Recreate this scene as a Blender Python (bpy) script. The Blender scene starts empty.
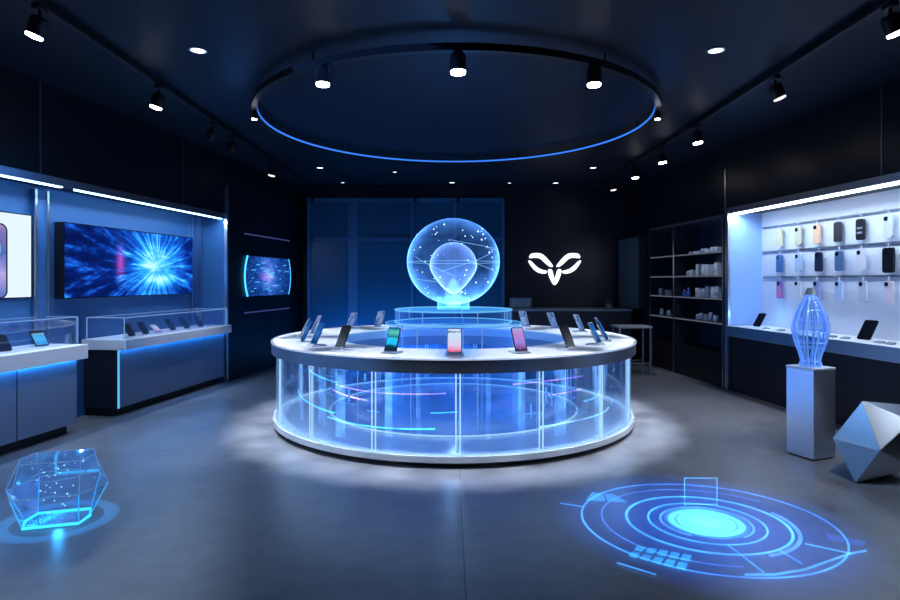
import bpy, bmesh, math, random
from mathutils import Vector, Matrix
random.seed(7)
sc = bpy.context.scene
C = sc.collection
F, HX, HY, CZ = 590.0, 450.0, 281.0, 1.6
PI = math.pi

# ------------------------------------------------------------------ materials
def newmat(name):
    m = bpy.data.materials.new(name); m.use_nodes = True
    nt = m.node_tree; nt.nodes.clear()
    out = nt.nodes.new('ShaderNodeOutputMaterial')
    return m, nt, out
def N(nt, typ, **kw):
    n = nt.nodes.new(typ)
    for k, v in kw.items(): setattr(n, k, v)
    return n
def pbsdf(name, col, rough=.5, metal=0.0, coat=0.0, emit=None, estr=0.0, noise=0.0, nscale=(8, 8, 8), spec=.5, bump=0.0):
    m, nt, out = newmat(name)
    b = N(nt, 'ShaderNodeBsdfPrincipled')
    b.inputs['Base Color'].default_value = (*col, 1)
    b.inputs['Roughness'].default_value = rough
    b.inputs['Metallic'].default_value = metal
    b.inputs['Coat Weight'].default_value = coat
    b.inputs['Specular IOR Level'].default_value = spec
    if emit:
        b.inputs['Emission Color'].default_value = (*emit, 1)
        b.inputs['Emission Strength'].default_value = estr
    if noise or bump:
        tc = N(nt, 'ShaderNodeTexCoord'); mp = N(nt, 'ShaderNodeMapping')
        mp.inputs['Scale'].default_value = nscale
        nz = N(nt, 'ShaderNodeTexNoise'); nz.inputs['Scale'].default_value = 1.0; nz.inputs['Detail'].default_value = 5
        nt.links.new(tc.outputs['Object'], mp.inputs['Vector']); nt.links.new(mp.outputs['Vector'], nz.inputs['Vector'])
        mx = N(nt, 'ShaderNodeMapRange')
        mx.inputs['To Min'].default_value = max(.02, rough - noise); mx.inputs['To Max'].default_value = rough + noise
        nt.links.new(nz.outputs['Fac'], mx.inputs['Value']); nt.links.new(mx.outputs['Result'], b.inputs['Roughness'])
        if bump:
            bp = N(nt, 'ShaderNodeBump'); bp.inputs['Strength'].default_value = bump
            nt.links.new(nz.outputs['Fac'], bp.inputs['Height']); nt.links.new(bp.outputs['Normal'], b.inputs['Normal'])
    nt.links.new(b.outputs[0], out.inputs[0])
    return m
def emat(name, col, s):
    m, nt, out = newmat(name)
    e = N(nt, 'ShaderNodeEmission'); e.inputs[0].default_value = (*col, 1); e.inputs[1].default_value = s
    nt.links.new(e.outputs[0], out.inputs[0]); return m
def glassmat(name, tint=(.9, .95, 1), gloss=.35, rough=.04, em=(.2, .4, 1), es=.02, blend=.25):
    m, nt, out = newmat(name)
    t = N(nt, 'ShaderNodeBsdfTransparent'); t.inputs[0].default_value = (*tint, 1)
    g = N(nt, 'ShaderNodeBsdfGlossy'); g.inputs[0].default_value = (1, 1, 1, 1); g.inputs['Roughness'].default_value = rough
    lw = N(nt, 'ShaderNodeLayerWeight'); lw.inputs[0].default_value = blend
    mu = N(nt, 'ShaderNodeMath', operation='MULTIPLY'); mu.inputs[1].default_value = gloss
    nt.links.new(lw.outputs['Fresnel'], mu.inputs[0])
    mix = N(nt, 'ShaderNodeMixShader'); nt.links.new(mu.outputs[0], mix.inputs[0])
    nt.links.new(t.outputs[0], mix.inputs[1]); nt.links.new(g.outputs[0], mix.inputs[2])
    e = N(nt, 'ShaderNodeEmission'); e.inputs[0].default_value = (*em, 1); e.inputs[1].default_value = es  # faint emission painted in as haze of the glass
    ad = N(nt, 'ShaderNodeAddShader'); nt.links.new(mix.outputs[0], ad.inputs[0]); nt.links.new(e.outputs[0], ad.inputs[1])
    nt.links.new(ad.outputs[0], out.inputs[0]); return m
def holomat(name, col, body, rim, power=2.0, tint=(1, 1, 1), noise=0.0, nsc=6.0, zgrad=None):
    """light-emitting see-through film: bright where seen edge on (a longer path through it)"""
    m, nt, out = newmat(name)
    t = N(nt, 'ShaderNodeBsdfTransparent'); t.inputs[0].default_value = (*tint, 1)
    lw = N(nt, 'ShaderNodeLayerWeight'); lw.inputs[0].default_value = .5
    pw = N(nt, 'ShaderNodeMath', operation='POWER'); pw.inputs[1].default_value = power
    nt.links.new(lw.outputs['Facing'], pw.inputs[0])
    mr = N(nt, 'ShaderNodeMapRange'); mr.inputs['To Min'].default_value = body; mr.inputs['To Max'].default_value = rim
    nt.links.new(pw.outputs[0], mr.inputs['Value'])
    last = mr.outputs['Result']
    tc = N(nt, 'ShaderNodeTexCoord')
    if noise:
        nz = N(nt, 'ShaderNodeTexNoise'); nz.inputs['Scale'].default_value = nsc; nz.inputs['Detail'].default_value = 4
        nt.links.new(tc.outputs['Object'], nz.inputs['Vector'])
        r = N(nt, 'ShaderNodeMapRange'); r.inputs['From Min'].default_value = .35; r.inputs['From Max'].default_value = .7
        r.inputs['To Min'].default_value = 1 - noise; r.inputs['To Max'].default_value = 1 + noise
        nt.links.new(nz.outputs['Fac'], r.inputs['Value'])
        mm = N(nt, 'ShaderNodeMath', operation='MULTIPLY'); nt.links.new(last, mm.inputs[0]); nt.links.new(r.outputs['Result'], mm.inputs[1]); last = mm.outputs[0]
    if zgrad:
        z0, z1, f0, f1 = zgrad
        sp = N(nt, 'ShaderNodeSeparateXYZ'); nt.links.new(tc.outputs['Object'], sp.inputs[0])
        r = N(nt, 'ShaderNodeMapRange'); r.inputs['From Min'].default_value = z0; r.inputs['From Max'].default_value = z1
        r.inputs['To Min'].default_value = f0; r.inputs['To Max'].default_value = f1
        nt.links.new(sp.outputs['Z'], r.inputs['Value'])
        mm = N(nt, 'ShaderNodeMath', operation='MULTIPLY'); nt.links.new(last, mm.inputs[0]); nt.links.new(r.outputs['Result'], mm.inputs[1]); last = mm.outputs[0]
    e = N(nt, 'ShaderNodeEmission'); e.inputs[0].default_value = (*col, 1); nt.links.new(last, e.inputs[1])
    ad = N(nt, 'ShaderNodeAddShader'); nt.links.new(t.outputs[0], ad.inputs[0]); nt.links.new(e.outputs[0], ad.inputs[1])
    nt.links.new(ad.outputs[0], out.inputs[0]); return m
def ramp(nt, stops):
    r = N(nt, 'ShaderNodeValToRGB'); el = r.color_ramp.elements
    while len(el) < len(stops): el.new(.5)
    for e, (p, c) in zip(el, stops): e.position = p; e.color = (*c, 1)
    return r
def gradmat(name, stops, strength, axis='Z', lo=0.0, hi=1.0, spots=None):
    """lit display: colour runs along one object axis"""
    m, nt, out = newmat(name)
    tc = N(nt, 'ShaderNodeTexCoord'); sp = N(nt, 'ShaderNodeSeparateXYZ'); nt.links.new(tc.outputs['Generated'], sp.inputs[0])
    mr = N(nt, 'ShaderNodeMapRange'); mr.inputs['From Min'].default_value = lo; mr.inputs['From Max'].default_value = hi
    nt.links.new(sp.outputs[axis], mr.inputs['Value'])
    nz = N(nt, 'ShaderNodeTexNoise'); nz.inputs['Scale'].default_value = 4
    nt.links.new(tc.outputs['Generated'], nz.inputs['Vector'])
    ad = N(nt, 'ShaderNodeMath', operation='MULTIPLY_ADD'); ad.inputs[1].default_value = .25; 
    nt.links.new(nz.outputs['Fac'], ad.inputs[0]); nt.links.new(mr.outputs['Result'], ad.inputs[2])
    sb = N(nt, 'ShaderNodeMath', operation='SUBTRACT'); sb.inputs[1].default_value = .125; nt.links.new(ad.outputs[0], sb.inputs[0])
    r = ramp(nt, stops); nt.links.new(sb.outputs[0], r.inputs[0])
    e = N(nt, 'ShaderNodeEmission'); nt.links.new(r.outputs[0], e.inputs[0]); e.inputs[1].default_value = strength
    nt.links.new(e.outputs[0], out.inputs[0]); return m

MDARK = pbsdf('black satin metal', (.012, .013, .016), .4, .3)
MSTEEL = pbsdf('brushed steel', (.55, .58, .64), .33, 1.0, noise=.06, nscale=(2, 2, 60))
MTRIM = pbsdf('bright steel trim', (.6, .65, .75), .3, 1.0)
MCAB = pbsdf('brushed cabinet metal', (.20, .26, .36), .36, .45, noise=.06, nscale=(40, 2, 1))
MDARKCAB = pbsdf('dark cabinet side', (.03, .04, .06), .35, .3)
MWHITE = pbsdf('white lacquer', (.80, .82, .86), .42)
MWALL = pbsdf('dark wall panel', (.005, .008, .016), .35, 0, noise=.05, nscale=(1, 1, 1), spec=.3)
MBACKWALL = pbsdf('dark blue back wall', (.006, .012, .028), .3, 0)
MNICHE_B = pbsdf('blue niche panel', (.045, .15, .36), .42, .25)
MNICHE_W = pbsdf('white niche panel', (.72, .77, .88), .5)
MGLASS = glassmat('clear display glass', (.93, .96, 1), .5, .03, (.3, .5, 1), .012)
MCOUNTERGLASS = glassmat('counter glass', (.88, .94, 1), .35, .05, (.12, .34, 1), .02, .3)
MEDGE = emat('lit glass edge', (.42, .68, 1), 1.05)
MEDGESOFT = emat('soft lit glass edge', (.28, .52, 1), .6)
MSTRIPW = emat('white led strip', (.78, .88, 1), 9)
MSTRIPB = emat('pale blue led strip', (.35, .68, 1), 7)
MBLUELED = emat('blue led strip', (.02, .34, 1), 30)
MLENS = emat('lit spotlight lens', (1, .96, .9), 25)
MLENSDIM = emat('dim spotlight lens', (1, .96, .9), 1.2)
MPLASTICW = pbsdf('white acrylic', (.7, .75, .85), .25)
MPHONE_B = pbsdf('black phone shell', (.012, .014, .02), .22, .2, coat=.4)
MPHONE_W = pbsdf('silver phone shell', (.55, .62, .75), .25, .4)
MPHONE_BLUE = pbsdf('blue phone shell', (.06, .2, .5), .25, .4)
MSCREEN_OFF = pbsdf('dark phone screen', (.004, .007, .016), .2, 0, spec=.12)
MLENSGLASS = pbsdf('camera lens', (.01, .01, .015), .1, .2)

# concrete floor
def floor_mat():
    m, nt, out = newmat('polished concrete')
    tc = N(nt, 'ShaderNodeTexCoord')
    n1 = N(nt, 'ShaderNodeTexNoise'); n1.inputs['Scale'].default_value = .7; n1.inputs['Detail'].default_value = 8; n1.inputs['Roughness'].default_value = .6
    n2 = N(nt, 'ShaderNodeTexNoise'); n2.inputs['Scale'].default_value = 6; n2.inputs['Detail'].default_value = 6
    nt.links.new(tc.outputs['Object'], n1.inputs[0]); nt.links.new(tc.outputs['Object'], n2.inputs[0])
    ad = N(nt, 'ShaderNodeMath', operation='MULTIPLY_ADD'); ad.inputs[1].default_value = .35
    nt.links.new(n2.outputs['Fac'], ad.inputs[0]); nt.links.new(n1.outputs['Fac'], ad.inputs[2])
    r = ramp(nt, [(.35, (.085, .092, .112)), (.85, (.235, .245, .28))]); nt.links.new(ad.outputs[0], r.inputs[0])
    # saw-cut joints every 3 m
    br = N(nt, 'ShaderNodeTexBrick'); br.offset = 0.0; br.inputs['Scale'].default_value = 1
    br.inputs['Brick Width'].default_value = 3.0; br.inputs['Row Height'].default_value = 3.0; br.inputs['Mortar Size'].default_value = .004
    br.inputs['Color1'].default_value = (1, 1, 1, 1); br.inputs['Color2'].default_value = (1, 1, 1, 1); br.inputs['Mortar'].default_value = (.45, .45, .45, 1)
    mp = N(nt, 'ShaderNodeMapping'); mp.inputs['Location'].default_value = (-.08, .6, 0)
    nt.links.new(tc.outputs['Object'], mp.inputs[0]); nt.links.new(mp.outputs[0], br.inputs[0])
    mx = N(nt, 'ShaderNodeMix', data_type='RGBA', blend_type='MULTIPLY'); mx.inputs[0].default_value = 1
    nt.links.new(r.outputs[0], mx.inputs[6]); nt.links.new(br.outputs[0], mx.inputs[7])
    b = N(nt, 'ShaderNodeBsdfPrincipled'); nt.links.new(mx.outputs[2], b.inputs['Base Color'])
    rr = N(nt, 'ShaderNodeMapRange'); rr.inputs['To Min'].default_value = .2; rr.inputs['To Max'].default_value = .44
    nt.links.new(ad.outputs[0], rr.inputs[0]); nt.links.new(rr.outputs[0], b.inputs['Roughness'])
    b.inputs['Specular IOR Level'].default_value = .6
    nt.links.new(b.outputs[0], out.inputs[0]); return m
MFLOOR = floor_mat()
MCEIL = pbsdf('dark navy ceiling', (.005, .015, .036), .5, 0, noise=.05, nscale=(1, 1, 1), spec=.3)

# radial burst picture on the big screen (local x = width, z = height)
def burst_mat(name, cx, cz, w, h, strength, stops, pink=True, lines=34.0, fine=1.1):
    m, nt, out = newmat(name)
    tc = N(nt, 'ShaderNodeTexCoord'); sp = N(nt, 'ShaderNodeSeparateXYZ'); nt.links.new(tc.outputs['Generated'], sp.inputs[0])
    def math_(op, a, b=None, c=None):
        n = N(nt, 'ShaderNodeMath', operation=op)
        for i, v in enumerate((a, b, c)):
            if v is None: continue
            if isinstance(v, (int, float)): n.inputs[i].default_value = v
            else: nt.links.new(v, n.inputs[i])
        return n.outputs[0]
    gx = sp.outputs['Y']; gz = sp.outputs['Z']
    x = math_('MULTIPLY', math_('SUBTRACT', gx, cx), w); z = math_('MULTIPLY', math_('SUBTRACT', gz, cz), h)
    r = math_('SQRT', math_('ADD', math_('MULTIPLY', x, x), math_('MULTIPLY', z, z)))
    a = math_('ARCTAN2', z, x)
    cmb = N(nt, 'ShaderNodeCombineXYZ')
    nt.links.new(math_('MULTIPLY', math_('COSINE', a), lines / 6), cmb.inputs[0]); nt.links.new(math_('MULTIPLY', math_('SINE', a), lines / 6), cmb.inputs[1])
    nt.links.new(math_('MULTIPLY', r, fine), cmb.inputs[2])
    nz = N(nt, 'ShaderNodeTexNoise'); nz.inputs['Scale'].default_value = 2.0; nz.inputs['Detail'].default_value = 3; nz.inputs['Roughness'].default_value = .65
    nt.links.new(cmb.outputs[0], nz.inputs['Vector'])
    st = math_('POWER', math_('MAXIMUM', math_('MULTIPLY', math_('SUBTRACT', nz.outputs['Fac'], .42), 3.2), 0), 1.6)
    fall = math_('DIVIDE', .24, math_('ADD', math_('MULTIPLY', r, r), .18))
    cl = N(nt, 'ShaderNodeTexNoise'); cl.inputs['Scale'].default_value = 5; cl.inputs['Detail'].default_value = 5
    nt.links.new(tc.outputs['Generated'], cl.inputs['Vector'])
    v = math_('ADD', math_('MULTIPLY', st, .42), math_('MULTIPLY', fall, math_('MULTIPLY', cl.outputs['Fac'], .85)))
    rp = ramp(nt, stops); nt.links.new(v, rp.inputs[0])
    e = N(nt, 'ShaderNodeEmission'); e.inputs[1].default_value = strength
    if pink:
        dx = math_('MULTIPLY', math_('SUBTRACT', gx, pink[0]), pink[2]); dz = math_('MULTIPLY', math_('SUBTRACT', gz, pink[1]), pink[3])
        g = math_('POWER', 2.718, math_('MULTIPLY', math_('ADD', math_('MULTIPLY', dx, dx), math_('MULTIPLY', dz, dz)), -1))
        mx = N(nt, 'ShaderNodeMix', data_type='RGBA', blend_type='ADD'); nt.links.new(math_('MULTIPLY', g, .45), mx.inputs[0])
        nt.links.new(rp.outputs[0], mx.inputs[6]); mx.inputs[7].default_value = (.75, .12, .6, 1)
        nt.links.new(mx.outputs[2], e.inputs[0])
    else: nt.links.new(rp.outputs[0], e.inputs[0])
    nt.links.new(e.outputs[0], out.inputs[0]); return m

# ------------------------------------------------------------------ mesh helpers
def BM(): return bmesh.new()
def box(bm, x0, x1, y0, y1, z0, z1, M=None, bev=0, seg=2):
    v = [bm.verts.new(p) for p in ((x0,y0,z0),(x1,y0,z0),(x1,y1,z0),(x0,y1,z0),(x0,y0,z1),(x1,y0,z1),(x1,y1,z1),(x0,y1,z1))]
    fs = [bm.faces.new([v[i] for i in f]) for f in ((0,3,2,1),(4,5,6,7),(0,1,5,4),(1,2,6,5),(2,3,7,6),(3,0,4,7))]
    if bev:
        es = list({e for f in fs for e in f.edges})
        r = bmesh.ops.bevel(bm, geom=es, offset=bev, segments=seg, affect='EDGES', profile=.5)
        v = list({x for x in v if x.is_valid} | set(r['verts']))
    if M is not None:
        for p in v: p.co = M @ p.co
    return bm
def prism(bm, pts, y0, y1, M=None):
    """polygon in x,z extruded along y"""
    a = [bm.verts.new((p[0], y0, p[1])) for p in pts]; b = [bm.verts.new((p[0], y1, p[1])) for p in pts]
    n = len(pts); bm.faces.new(a); bm.faces.new(b[::-1])
    for i in range(n): bm.faces.new((a[i], b[i], b[(i+1) % n], a[(i+1) % n]))
    if M is not None:
        for p in a + b: p.co = M @ p.co
    bmesh.ops.recalc_face_normals(bm, faces=bm.faces[:]); return bm
def rrect(x0, x1, z0, z1, r, n=5):
    pts = []
    for cx, cz, a0 in ((x1-r, z1-r, 0), (x0+r, z1-r, 90), (x0+r, z0+r, 180), (x1-r, z0+r, 270)):
        for i in range(n+1):
            a = math.radians(a0 + 90*i/n); pts.append((cx + r*math.cos(a), cz + r*math.sin(a)))
    return pts
def arcbox(bm, r0, r1, z0, z1, a0=0, a1=2*PI, n=96):
    """ring section; angle 0 faces the camera (-y)"""
    full = abs(a1 - a0 - 2*PI) < 1e-6
    m = n if full else n + 1
    rings = []
    for i in range(m):
        a = a0 + (a1 - a0)*i/n; s, c = math.sin(a), -math.cos(a)
        rings.append([bm.verts.new(p) for p in ((r0*s, r0*c, z0), (r1*s, r1*c, z0), (r1*s, r1*c, z1), (r0*s, r0*c, z1))])
    for i in range(n):
        A, B = rings[i], rings[(i+1) % m]
        for k in range(4):
            if r0 < 1e-6 and k == 3: continue
            try: bm.faces.new((A[k], A[(k+1) % 4], B[(k+1) % 4], B[k]))
            except ValueError: pass
    if not full:
        bm.faces.new(rings[0]); bm.faces.new(rings[-1][::-1])
    bmesh.ops.recalc_face_normals(bm, faces=bm.faces[:]); return bm
def lathe(bm, prof, n=48, M=None, cap=True):
    rings = []
    for r, z in prof:
        if r < 1e-5: rings.append([bm.verts.new((0, 0, z))])
        else: rings.append([bm.verts.new((r*math.cos(2*PI*i/n), r*math.sin(2*PI*i/n), z)) for i in range(n)])
    for A, B in zip(rings, rings[1:]):
        for i in range(n):
            j = (i+1) % n
            if len(A) == 1 and len(B) == 1: continue
            if len(A) == 1: bm.faces.new((A[0], B[j], B[i]))
            elif len(B) == 1: bm.faces.new((A[i], A[j], B[0]))
            else: bm.faces.new((A[i], A[j], B[j], B[i]))
    if cap:
        if len(rings[0]) > 1: bm.faces.new(rings[0][::-1])
        if len(rings[-1]) > 1: bm.faces.new(rings[-1])
    if M is not None:
        for R in rings:
            for v in R: v.co = M @ v.co
    return bm
def tube(bm, pts, r, n=6, closed=False):
    pts = [Vector(p) for p in pts]; rings = []; L = len(pts); prev = None
    for i, p in enumerate(pts):
        if closed: t = pts[(i+1) % L] - pts[i-1]
        else: t = pts[min(i+1, L-1)] - pts[max(i-1, 0)]
        t.normalize()
        if prev is None:
            u = t.orthogonal().normalized()
        else:
            u = (prev - t*prev.dot(t)).normalized()
        prev = u; w = t.cross(u)
        rings.append([bm.verts.new(p + (u*math.cos(2*PI*k/n) + w*math.sin(2*PI*k/n))*r) for k in range(n)])
    m = L if closed else L - 1
    for i in range(m):
        A, B = rings[i], rings[(i+1) % L]
        for k in range(n): bm.faces.new((A[k], A[(k+1) % n], B[(k+1) % n], B[k]))
    if not closed: bm.faces.new(rings[0][::-1]); bm.faces.new(rings[-1])
    return bm
def sphere(bm, c, r, n=8):
    bmesh.ops.create_icosphere(bm, subdivisions=1 if n < 10 else 3, radius=r, matrix=Matrix.Translation(c)); return bm
def obj(name, bm, mat, parent=None, loc=(0, 0, 0), rotz=0, smooth=False, label=None):
    me = bpy.data.meshes.new(name); bm.to_mesh(me); bm.free()
    me.materials.append(mat)
    if smooth:
        for p in me.polygons: p.use_smooth = True
        try: me.set_sharp_from_angle(angle=math.radians(35))
        except Exception: pass
    o = bpy.data.objects.new(name, me); C.objects.link(o)
    o.location = loc; o.rotation_euler = (0, 0, rotz)
    if parent: o.parent = parent
    if label: o['label'] = label
    return o
def tag(o, label, cat, group=None, kind=None):
    o['label'] = label; o['category'] = cat
    if group: o['group'] = group
    if kind: o['kind'] = kind
    return o
def thing(name, label, cat, loc=(0, 0, 0), rotz=0, group=None):
    o = bpy.data.objects.new(name, None); C.objects.link(o); o.empty_display_size = .1
    o.location = loc; o.rotation_euler = (0, 0, rotz); return tag(o, label, cat, group)
def struct(name, bm, mat, parent=None, **kw):
    o = obj(name, bm, mat, parent, **kw); o['kind'] = 'structure'; return o
def dup(root, loc, rotz, label, group=None):
    r = root.copy(); C.objects.link(r); r.location = loc; r.rotation_euler = (0, 0, rotz); r['label'] = label
    if group: r['group'] = group
    for ch in list(root.children):
        c = ch.copy(); C.objects.link(c); c.parent = r
        for g in list(ch.children):
            d = g.copy(); C.objects.link(d); d.parent = c
    return r

# wall frames: x = towards the room (left) / away from the room (right), y = along the wall, away from the viewpoint
class Wall:
    def __init__(s, ox, oy, slope):
        s.o = Vector((ox, oy, 0)); s.rot = -math.atan(slope)
        s.u = Vector((slope, 1, 0)).normalized(); s.n = Vector((s.u.y, -s.u.x, 0))
    def w(s, b, a, z=0): return s.o + s.n*b + s.u*a + Vector((0, 0, z))
    def at(s, px, py, b):
        k = (px - HX)/F; p = s.o + s.n*b
        a = (k*p.y - p.x)/(s.u.x - k*s.u.y)
        y = p.y + a*s.u.y
        return a, CZ - (py - HY)/F*y
LW = Wall(-3.9, 6.94, .147)
RW = Wall(4.08, 8.66, -.11)
def LO(name, bm, mat, parent=None, **kw): return obj(name, bm, mat, parent, loc=LW.o, rotz=LW.rot, **kw)
def ROb(name, bm, mat, parent=None, **kw): return obj(name, bm, mat, parent, loc=RW.o, rotz=RW.rot, **kw)
def gp(px, py, z=0.0):
    d = (CZ - z)*F/(py - HY); return Vector(((px - HX)/F*d, d, z))
ZC = 3.58

# ------------------------------------------------------------------ the room
bm = BM(); box(bm, -6, 6, -1.5, 12.9, -.12, 0); struct('floor', bm, MFLOOR)
bm = BM(); box(bm, -6, 6, -1.5, 12.9, ZC, ZC+.1); struct('ceiling', bm, MCEIL)
bm = BM(); box(bm, -4.2, 4.6, 12.4, 12.6, 0, ZC); struct('wall_back', bm, MBACKWALL)
bm = BM(); box(bm, -6, 6, -1.5, -1.3, 0, ZC); struct('wall_front', bm, MWALL)
AE = 2.435
bm = BM()
box(bm, -.7, 0, -8.4, AE, 2.62, ZC)
wl = LO('wall_left', bm, MWALL); wl['kind'] = 'structure'
bm = BM(); box(bm, -.7, 0, AE, 5.55, 0, ZC); obj('rear_panel', bm, MWALL, wl)
bm = BM(); box(bm, -.7, -.47, -8.4, AE, 0, 2.62); obj('lower_panel', bm, MWALL, wl)
bm = BM(); box(bm, -.47, -.455, -8.3, AE, 0, 2.62); box(bm, -.455, 0, AE-.012, AE, 0, 2.62)
npn = obj('niche_panel', bm, MNICHE_B, wl, label='blue lit metal lining of the left niche')
bm = BM(); box(bm, -.03, .012, -8.3, AE, 2.585, 2.66); obj('fascia', bm, MSTEEL, wl)
# dividing fins and corner strips in the niche
fa0, fa1 = LW.at(36, 200, -.40)[0], LW.at(48, 200, -.40)[0]; af = (fa0 + fa1)/2
bm = BM(); box(bm, -.455, -.41, fa0, fa1, 0, 2.58); t1 = LO('trim_1', bm, MNICHE_B); t1['kind'] = 'structure'
for a in (fa0, fa1):
    bm = BM(); box(bm, -.4095, -.395, a-.014, a+.014, 0, 2.58); obj('trim_edge', bm, MTRIM, t1)
ac, _ = LW.at(196, 250, -.45)
bm = BM(); box(bm, -.455, -.42, ac-.16, ac-.13, 0, 2.6); box(bm, -.455, -.40, AE-.06, AE-.02, 0, 2.6)
t2 = LO('trim_2', bm, MTRIM); t2['kind'] = 'structure'
bm = BM(); box(bm, -.02, .03, AE-.03, AE+.012, 0, 3.1); t3 = LO('trim_3', bm, MTRIM); t3['kind'] = 'structure'
bm = BM()
for px in (40, 183):
    a, _ = LW.at(px, 150, 0); box(bm, -.01, .006, a-.008, a+.008, 2.66, ZC)
t4 = LO('trim_4', bm, pbsdf('dull seam metal', (.16, .19, .24), .35, .9)); t4['kind'] = 'structure'
# led strip of the left niche
bm = BM(); box(bm, -.11, -.06, -7, af-.1, 2.58, 2.605); box(bm, -.11, -.06, af+.1, AE-.02, 2.58, 2.605)
sl = LO('light_strip', bm, MSTRIPB); tag(sl, 'pale blue led strip under the soffit above the left display niche', 'light strip')

# right wall
bm = BM()
box(bm, 0, .75, -8.6, 3.9, 2.60, ZC)                     # dark panels above
wr = ROb('wall_right', bm, MWALL); wr['kind'] = 'structure'
bm = BM()
box(bm, .54, .75, -8.6, .0, 0, 2.60)                     # behind the white niche
box(bm, .45, .75, 0.0, 3.9, 0, 2.60)                     # behind the shelving
box(bm, 0, .45, -.0, .10, 0, 2.60)                       # cheek between niche and shelving
box(bm, 0, .45, 2.58, 3.9, 0, 2.60)                      # end block
obj('lower_panel', bm, MWALL, wr)
bm = BM(); box(bm, .525, .54, -8.5, -.012, .955, 2.6)
obj('niche_panel', bm, MNICHE_W, wr, label='white backlit lining of the right niche')
bm = BM(); box(bm, 0, .525, -.012, 0, .955, 2.6); obj('end_panel', bm, pbsdf('end panel tinted as blue-lit', (.34, .55, .92), .45), wr, label='end wall of the right niche, blue light painted in')  # blue light on the end wall is put into its colour
bm = BM(); box(bm, -.012, .03, -8.5, 0, 2.585, 2.665); obj('fascia', bm, MSTEEL, wr)
bm = BM(); box(bm, -.02, .02, -.03, .05, 0, 2.62); box(bm, -.012, .008, .04, .075, 2.62, 3.25)
t5 = ROb('trim_5', bm, MTRIM); t5['kind'] = 'structure'
a, _ = RW.at(882, 150, 0)
bm = BM(); box(bm, -.006, .01, a-.008, a+.008, 2.67, ZC); t6 = ROb('trim_6', bm, bpy.data.materials['dull seam metal']); t6['kind'] = 'structure'
bm = BM(); box(bm, .07, .16, -4.6, -.02, 2.575, 2.598)
tag(ROb('light_strip', bm, MSTRIPW), 'bright white led strip above the phone case wall on the right', 'light strip')

# ------------------------------------------------------------------ left counters
def counter(a0, a1, bf, zb, zt, ov, seams, label, near_end=False):
    t = thing('display_counter', label, 'counter', LW.o, LW.rot)
    bm = BM(); box(bm, -.45, bf-.012, a0, a1, .10, zb-.001); obj('cabinet_body', bm, MDARKCAB, t)
    es = [a0] + seams + [a1]
    for p, q in zip(es, es[1:]):
        bm = BM(); box(bm, bf-.012, bf, p+.004, q-.004, .102, zb-.004, bev=.003, seg=1); obj('front_panel', bm, MCAB, t)
    bm = BM(); box(bm, -.45, bf-.10, a0+.02, a1-.03, 0, .10); obj('plinth', bm, MDARK, t, label='black recessed plinth')
    bm = BM(); box(bm, -.45, bf+ov, a0-ov*.4, a1+ov*.9 if not near_end else a1, zb, zt, bev=.006); obj('countertop', bm, MWHITE, t, label='white counter slab')
    bm = BM(); box(bm, bf+.010, bf+.030, a0+.02, a1-.02, zb-.007, zb-.001); obj('light_strip', bm, MBLUELED, t, label='blue led strip under the slab')
    return t
c1 = counter(-6.2, -.70, .06, .776, .927, .075, [-4.6, -3.1, LW.at(17, 420, .06)[0]], 'near left metal counter with thick white slab and blue glow beneath')
c2 = counter(0, AE-.05, 0, .79, .91, .12, [LW.at(204, 360, 0)[0]], 'far left metal display counter with dark near side, beneath the big animated screen', True)
bm = BM(); box(bm, -.008, .010, -.006, .010, .10, .79); obj('corner_light', bm, emat('corner blue led', (.10, .42, 1), 1.2), c2, label='glowing blue corner edge')
bm = BM(); box(bm, .112, .124, -.052, -.038, .795, .905); obj('corner_edge', bm, MEDGESOFT, c2)

def glass_case(b0, b1, a0, a1, z0, z1, label):
    t = thing('glass_case', label, 'glass case', LW.o, LW.rot)
    bm = BM(); box(bm, b1-.008, b1, a0, a1, z0, z1); obj('front_pane', bm, MGLASS, t)
    for aa in (a0, a1-.008):
        bm = BM(); box(bm, b0, b1-.009, aa, aa+.008, z0, z1); obj('side_pane', bm, MGLASS, t)
    bm = BM(); box(bm, b0, b1, a0, a1, z1, z1+.008); obj('top_pane', bm, MGLASS, t)
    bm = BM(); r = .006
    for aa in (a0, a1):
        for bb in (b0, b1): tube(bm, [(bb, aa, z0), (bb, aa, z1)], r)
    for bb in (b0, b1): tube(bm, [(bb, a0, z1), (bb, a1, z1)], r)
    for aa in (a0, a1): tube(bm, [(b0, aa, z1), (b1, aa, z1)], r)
    obj('edge_frame', bm, MEDGESOFT, t, label='glass edges with their glint painted in'); return t  # glint of the case edges put in as emission
glass_case(-.43, -.02, -6.0, -.60, .9275, 1.215, 'glass case on the near left white-slab counter, holding a blue-screen phone')
glass_case(-.43, .06, .02, AE-.09, .9105, 1.165, 'long glass case over the row of tilted phones on the far left counter')

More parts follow.
